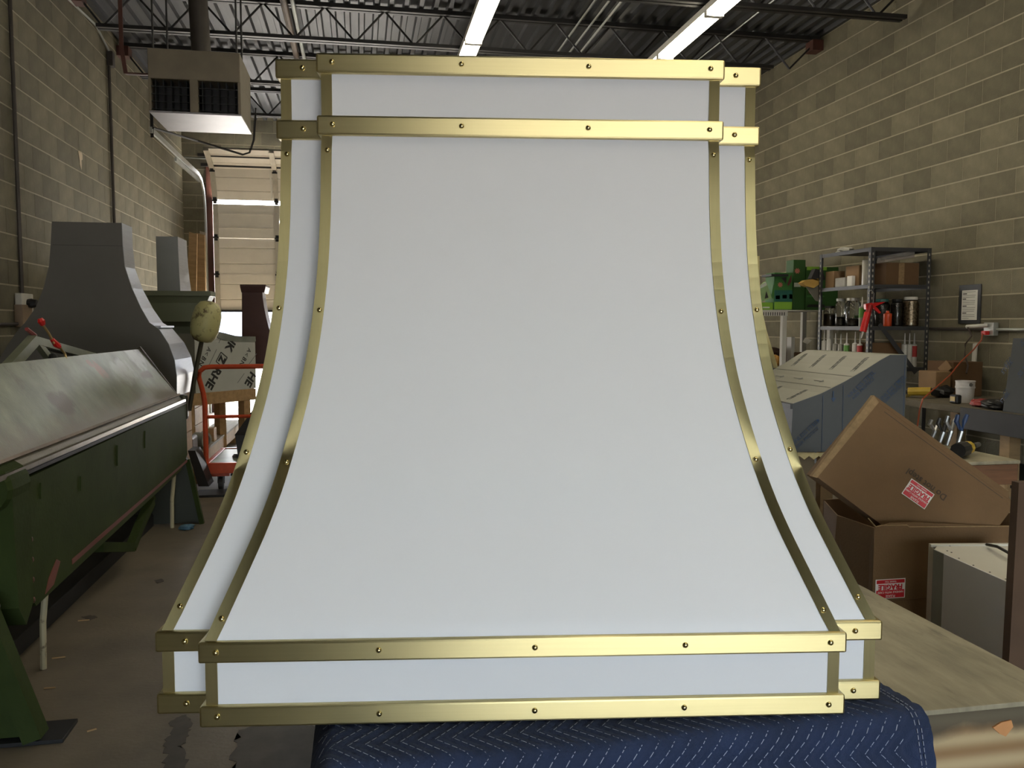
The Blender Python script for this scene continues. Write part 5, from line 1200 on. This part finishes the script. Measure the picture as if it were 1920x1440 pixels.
# lower open carton
Y = 2.06; c2 = thing('open_carton', 'open brown carton with a FRAGILE sticker holding the tilted carton', 'carton', (1.6,2.2,.0))
tl_ = onY(1640,985,Y); tr_ = onY(1925,987,Y); N2 = Vector((0,-1,0))
b = B(); b.prism([(tl_.x,Y,.001),(tr_.x,Y,.001),(tr_.x,Y,tr_.z),(tl_.x+.16,Y,tl_.z-.001),(tl_.x+.15,Y,tl_.z+.002),(tl_.x+.05,Y,tl_.z+.004),(tl_.x,Y,tl_.z-.008)], (0,.005,0)); link('front_side', b, m_card, c2)
lf = onY(1545,938,Y+.34); 
b = B(); b.prism([(tl_.x,Y,.001),(tl_.x,Y,tl_.z-.008),(tl_.x-.01,Y+.17,tl_.z-.01),(lf.x,Y+.34,tl_.z-.004),(lf.x,Y+.34,.001)], (.005,.004,0)); link('left_side', b, m_card, c2)
b = B(); b.prism([(lf.x,Y+.34,.001),(tr_.x,Y+.34,.001),(tr_.x,Y+.34,tl_.z),(lf.x,Y+.34,tl_.z)], (0,.005,0)); link('back_side', b, m_carddk, c2)
b = B(); b.prism([(tr_.x-.005,Y+.005,.001),(tr_.x-.005,Y+.34,.001),(tr_.x-.005,Y+.34,tl_.z),(tr_.x-.005,Y+.005,tl_.z)], (.005,0,0)); link('right_side', b, m_card, c2)
b = B(); b.box((lf.x+.02,Y+.01,.001),(tr_.x-.01,Y+.33,.006)); link('bottom', b, m_carddk, c2)
p = [onY(1628,972,Y-.006), onY(1642,988,Y-.006), onY(1652,985,Y-.006), onY(1700,984.5,Y-.006), onY(1705,988,Y-.006), onY(1915,986.5,Y-.006)]
b = B(); b.tube(p, .0018, 5); link('torn_edge', b, m_cardedge, c2)
A_ = onY(1641.5,1087,Y); Bc = onY(1696,1120,Y); w_, h_ = abs(Bc.x-A_.x), abs(A_.z-Bc.z)
label_fragile(c2, Vector(((A_.x+Bc.x)/2,Y,(A_.z+Bc.z)/2)), Vector((-1,0,0)), Vector((0,0,-1)), w_, h_, N2)
b = B(); b.box((tl_.x+.005,Y-.0012,onY(1700,1124,Y).z-.0012),(tr_.x-.005,Y-.0002,onY(1700,1124,Y).z+.0012)); link('crease', b, m_carddk, c2)
# ---- white sheet metal box
wzz = .80; a = onZ(1752,1030,wzz); c = onZ(1902,1096,wzz); bk_ = onZ(1752,1022,wzz); bk2 = onZ(1915,1022,wzz)
wbx = thing('white_metal_box', 'white sheet metal box with screw holes standing right of the bench', 'metal box', (a.x+.2,a.y,0))
m_wm = M('white_sheet', (.60,.585,.52), .45, var=.04); m_wdaylit = M('daylit_sheet_face', (.74,.76,.80), .5, var=.03)  # front face lighter and bluer: daylight from the left put into its colour
dn = Vector((0,0,-wzz+.001))
def quad(pts, mt, nm, thk=None, par=wbx): b = B(); b.prism(pts, thk or Vector((0,0,-.003))); return link(nm, b, mt, par)
ddir = (c-a).normalized(); s1 = a + ddir*.045
bzl = Vector((0,0,-(wzz-.002)))
nf = Vector((ddir.y,-ddir.x,0)); nf = nf if nf.y < 0 else -nf
quad([s1, c, c+bzl, s1+bzl], m_wdaylit, 'front_face', -nf*.003)
quad([a, s1, s1+bzl, a+bzl], M('grey_green_sheet',(.27,.29,.265),.5), 'return_face', -nf*.003)
quad([a, c, bk2, bk_ + Vector((.012,0,0))], m_wm, 'top_face')
l0 = onZ(1742.5,1023,wzz); quad([l0, a, a+bzl, l0+bzl], m_wm, 'left_flange', Vector((.002,.003,0)))
quad([l0, bk2, bk2+bzl, l0+bzl], m_wm, 'back_face', Vector((0,.003,0)))
quad([c, bk2, bk2+bzl, c+bzl], m_wm, 'end_face', Vector((-.003,0,0)))
b = B(); b.bar(l0+Vector((0,-.002,.001)), bk2+Vector((0,-.002,.001)), .012,.008); link('top_rail', b, m_wm, wbx)
for px, py in ((1759,1043),(1798,1047),(1825,1060),(1856,1073),(1886,1086),(1776,1033),(1784,1036),(1781,1024)):
    q = onZ(px,py,wzz+.0005); b = B(); b.lathe([(.0022,0),(.0022,.0008)], q, 8); link('screw_hole', b, m_black, wbx)
for px, py in ((1752,1119),(1759,1122),(1812,1149),(1837,1150),(1841,1158),(1810,1179)):
    q = onplane(px,py,a,nf)+nf*.0004; b = B(); b.lathe([(.0028,0),(.0028,.0006)], q, 8, nf); link('screw_hole', b, m_black, wbx)
b = B(); b.tube([onZ(1850,1021,wzz+.008), onZ(1870,1025,wzz+.02), onZ(1890,1036,wzz+.02), onZ(1908,1050,wzz+.015), onZ(1935,1075,wzz+.008)], .004, 8); tag(link('black_cable', b, m_black, smooth=True), 'black cable lying over the top of the white metal box', 'cable')
# ---- brown upright board at the right edge
a = onY(1906,1008,1.52); c = onY(1888,1255,1.52)
b = B(); b.prism([(c.x-.004,1.52,.0),(c.x+.12,1.52,0),(a.x+.14,1.52,onY(1912,905,1.52).z),(a.x,1.52,onY(1912,905,1.52).z)], (0,.02,0)); tag(link('fibre_board', b, M('brown_board',(.075,.042,.022),.8)), 'dark brown board standing upright at the right edge of the picture', 'board')

# ---- a third stored hood behind the white one, only its right flank shows
Y = 4.6; RT2 = [(1423,480),(1423.5,520),(1425,552),(1429,585),(1436,618),(1445,648),(1458,690)]
sg = thing('curved_hood', 'curved metal hood with a tan edge strap peeking out right of the white hood', 'range hood', (2.05,Y+.2,.82))
rings = []; stp = []
for px, py in RT2[::-1] :
    p = onY(px,py,Y); rings.append([Vector((p.x-.45,Y,p.z)),Vector((p.x,Y,p.z)),Vector((p.x,Y+.4,p.z)),Vector((p.x-.45,Y+.4,p.z))])
    stp.append([Vector((p.x-.028,Y-.003,p.z)),Vector((p.x+.002,Y-.003,p.z)),Vector((p.x+.002,Y+.03,p.z)),Vector((p.x-.028,Y+.03,p.z))])
q = rings[0]; rings.insert(0, [Vector((v.x+(.10 if i in (1,2) else 0),v.y,.82)) for i, v in enumerate(q)])
b = B(); b.loft(rings); link('hood_body', b, M('film_grey',(.16,.17,.165),.4,.3), sg)
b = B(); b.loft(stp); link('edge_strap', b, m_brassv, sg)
crate('pine crate under the curved metal hood hidden behind the white hood', rings[0][0].x-.02, rings[0][1].x+.02, Y-.02, Y+.45, .818)
